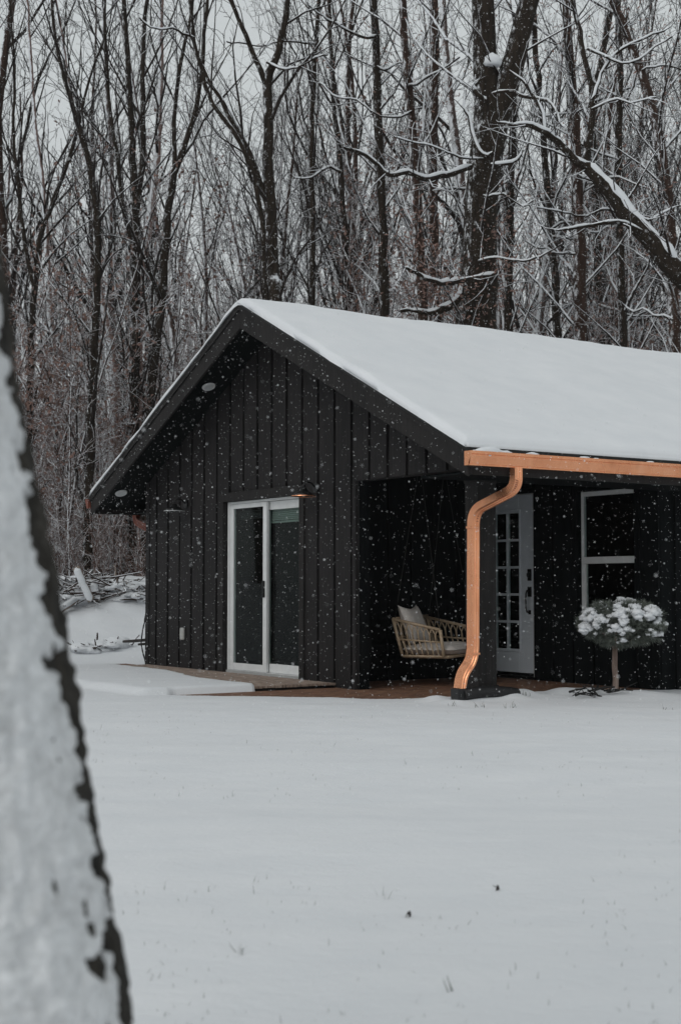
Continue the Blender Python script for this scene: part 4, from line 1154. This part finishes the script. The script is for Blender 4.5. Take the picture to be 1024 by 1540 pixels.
for k in range(1700):
    Y=3.7+9*rg.random()**1.2; X=rg.uniform(-.30*Y-.3,.30*Y+.3)
    if noise.noise(Vector((X*.9,Y*.5,3)))<-.05: continue
    for j in range(rg.choice((1,1,1,2,3))): blade(X+rg.gauss(0,.02),Y+rg.gauss(0,.02),rg.uniform(.010,.035)*(1.7 if rg.random()<.06 else 1),.0012)
for (px,py,Y) in ((362,1452,4.65),(580,1362,5.5),(365,1458,4.62),(576,1352,5.55),(682,1512,4.2)):
    p=at(px,py,Y)
    for j in range(3): blade(p.x+rg.gauss(0,.006),p.y,rg.uniform(.04,.06),.0018)
for (px,py,Y) in ((680,1060,13.2),(722,1062,13.1),(770,1066,13),(1005,1070,13),(790,1050,14)):
    p=at(px,py,Y)
    for j in range(7): blade(p.x+rg.gauss(0,.03),p.y+rg.gauss(0,.03),rg.uniform(.04,.09),.003)
me=bpy.data.meshes.new('grass_tips'); me.from_pydata(V,[],Fq); o=link('grass_tips',me,'grass'); tag(o,kind='stuff')

m,nt,b=newmat('shaded_thin_snow')  # thin mottled snow over bark, greyed to put the trunk's shade into the colour
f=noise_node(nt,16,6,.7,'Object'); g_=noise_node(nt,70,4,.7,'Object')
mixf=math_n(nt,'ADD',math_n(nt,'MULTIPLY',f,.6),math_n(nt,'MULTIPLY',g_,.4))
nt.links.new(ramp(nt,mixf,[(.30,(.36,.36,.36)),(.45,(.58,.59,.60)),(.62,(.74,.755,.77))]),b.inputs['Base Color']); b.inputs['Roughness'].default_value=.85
bump(nt,b,mixf,.6,.012); M['shaded_thin_snow']=m
# ------------------------------------------------------------------ foreground trunk, plastered with snow
YT=2.35
edge=[(-60,0),(-25,240),(0,430),(20,560),(45,690),(75,850),(100,1000),(122,1130),(148,1270),(165,1380),(190,1500),(205,1600),(222,1690)]
ctr=[]
for px,py in reversed(edge):
    p=at(px,py,YT); ctr.append(p)
def trunk_axis(z): return _axis(z)+.012
def _axis(z):
    """right silhouette X at height z"""
    for a,b_ in zip(ctr[:-1],ctr[1:]):
        if a.z<=z<=b_.z: t=(z-a.z)/(b_.z-a.z); return a.x+(b_.x-a.x)*t
    if z<ctr[0].z: return ctr[0].x+(ctr[0].z-z)*.22
    s_=(ctr[-1].x-ctr[-3].x)/(ctr[-1].z-ctr[-3].z); return ctr[-1].x+(z-ctr[-1].z)*s_
def rad_at(z): return .018+ .25-.022*z+.10*math.exp(-max(0,z+.1)/.22)
ft=empty('snowy_tree',(trunk_axis(-.1)-rad_at(-.1),YT,-.12)); inv=Matrix.Translation(-ft.location)
tag(ft,'large leaning trunk close at the left edge, its near side plastered with snow','tree')
def trunk_mesh(z0,z1,nz,nth,fn):
    V=[];Fq=[]
    zs=[z0+(2.3-z0)*i/(nz-60) for i in range(nz-60)]+[2.3+(z1-2.3)*i/60 for i in range(61)]
    for z in zs:
        r=rad_at(z); cx=trunk_axis(z)-r
        for j in range(nth):
            a=2*PI*j/nth; d=Vector((math.cos(a),math.sin(a),0)); q=fn(d,z,a)
            V.append((cx+d.x*(r+q),YT+d.y*(r+q),z))
    for i in range(nz):
        for j in range(nth):
            a=i*nth+j; b_=i*nth+(j+1)%nth; Fq.append((a,b_,b_+nth,a+nth))
    me=bpy.data.meshes.new('t'); me.from_pydata(V,[],Fq); return me
def barkd(d,z,a):
    p=Vector((d.x*2.2,d.y*2.2,z*1.1))
    n1=noise.noise(p*3.2); n2=noise.noise(Vector((p.x*6,p.y*6,p.z*9))); n3=noise.noise(Vector((p.x*10,p.y*10,p.z*40)))
    return -.020+.010*n1+.013*abs(n2)*1.6+.009*n3
def snowd(d,z,a):
    # windward side is the camera's left; furrows stay bare near the right edge
    wv=d.x*-.62+d.y*-.78
    m_=wv+.62+.20*noise.noise(Vector((d.x*2,d.y*2,z*4.5)))+.28*noise.noise(Vector((d.x*5,d.y*5,z*10+3)))+.40*noise.noise(Vector((d.x*12,d.y*12,z*30+3)))
    m_-=.62*sstep(.86,.97,d.x*.97+d.y*.25+.05*noise.noise(Vector((d.y*4,2,z*13)))+.03*noise.noise(Vector((d.y*9,5,z*33))))
    lump=.008*noise.noise(Vector((d.x*5,d.y*5,z*15)))+.007*noise.noise(Vector((d.x*12,d.y*12,z*36)))
    lump+=.005*noise.noise(Vector((d.x*28,d.y*28,z*85)))
    t=sstep(-.03,.13,m_)
    return -.042+t*(.040+lump)
me=trunk_mesh(-.3,6.0,560,260,barkd); o=link('trunk',me,'bark_fg' if 'bark_fg' in M else 'bark',ft,True); o.matrix_parent_inverse=inv
M['bark_fg']=simple('furrowed_bark',(.006,.006,.005),(.040,.034,.026),18,.9,.8,.01,0,(1,1,.3)); o.data.materials[0]=M['bark_fg']
me=trunk_mesh(-.2,5.5,560,260,snowd); o=link('snow_crust',me,'shaded_thin_snow',ft,True); o.matrix_parent_inverse=inv
tm=(TM(),TM()); rg=random.Random(6)
for k in range(14):
    z=rg.uniform(3.4,5.9); nd=Vector((-rg.uniform(.3,1),rg.uniform(-.8,.6),rg.uniform(.3,1))).normalized()
    grow(tm,rg,Vector((trunk_axis(z)-rad_at(z),YT,z)),nd,rg.uniform(1.5,3),.05,1,3,FOREST)
top_=wander(rg,Vector((trunk_axis(5.95)-rad_at(5.95),YT,5.95)),Vector((-.2,0,1)),6,8,.05,.02); tm[1].add([tuple(p) for p in top_],[rad_at(5.95)*.95*(1-i*.115) for i in range(9)],12)
o=link('crown',tm[1].mesh('crown'),'twig',ft); o.matrix_parent_inverse=inv

# ------------------------------------------------------------------ falling snow
rn=np.random.default_rng(3)
NF=115000
P=np.stack([rn.uniform(-6.5,7.0,NF),rn.uniform(3.6,19.5,NF),rn.uniform(-.05,7.2,NF)],1)
a=P[:,0]-HX; b=P[:,1]-HY; hx=a*CV+b*SV; hy=-a*SV+b*CV
rz=HE+SL*np.minimum(hy,W_-hy)
keep=~((hx>-.02)&(hx<LEN)&(hy>-.02)&(hy<W_)&(P[:,2]<rz+.1)) & (np.hypot(P[:,0]+.6,P[:,1]-YT)>.8)
P=P[keep]; n=len(P)
r=.0011+.0029*rn.random(n)**2.8
dirs=np.array([[1,0,0],[0,1,0],[-1,0,0],[0,-1,0],[0,0,1],[0,0,-1]],float)
q=rn.normal(size=(n,3,3)); # random stretch
A=dirs[None,:,:]*r[:,None,None]*rn.uniform(.7,1.25,(n,6,1))
th=rn.uniform(0,2*PI,n); c,s=np.cos(th),np.sin(th)
X=A[:,:,0]*c[:,None]-A[:,:,2]*s[:,None]; Z=A[:,:,0]*s[:,None]+A[:,:,2]*c[:,None]; A[:,:,0]=X; A[:,:,2]=Z
V=(P[:,None,:]+A).reshape(-1,3)
tri=np.array([[0,1,4],[1,2,4],[2,3,4],[3,0,4],[1,0,5],[2,1,5],[3,2,5],[0,3,5]])
Fq=(tri[None]+6*np.arange(n)[:,None,None]).reshape(-1,3)
me=bpy.data.meshes.new('falling_snow'); me.vertices.add(len(V)); me.vertices.foreach_set('co',V.ravel())
me.loops.add(Fq.size); me.loops.foreach_set('vertex_index',Fq.ravel().astype(np.int32))
me.polygons.add(len(Fq)); me.polygons.foreach_set('loop_start',np.arange(0,Fq.size,3,dtype=np.int32)); me.update(calc_edges=True)
o=link('falling_snow',me,'flake'); tag(o,kind='stuff')
print('faces total', sum(len(m.polygons) for m in bpy.data.meshes))

# ------------------------------------------------------------------ snowy air
mb=MB(); mb.box(-90,90,-8,175,-3,32); hz=mb.build('haze',None); 
hm=bpy.data.materials.new('haze'); hm.use_nodes=True; nt=hm.node_tree; nt.nodes.clear()
o_=nt.nodes.new('ShaderNodeOutputMaterial'); pv=nt.nodes.new('ShaderNodeVolumePrincipled'); pv.inputs['Color'].default_value=(.9,.9,.92,1); pv.inputs['Density'].default_value=.0004
nt.links.new(pv.outputs[0],o_.inputs['Volume']); hz.data.materials.append(hm); tag(hz,kind='stuff')
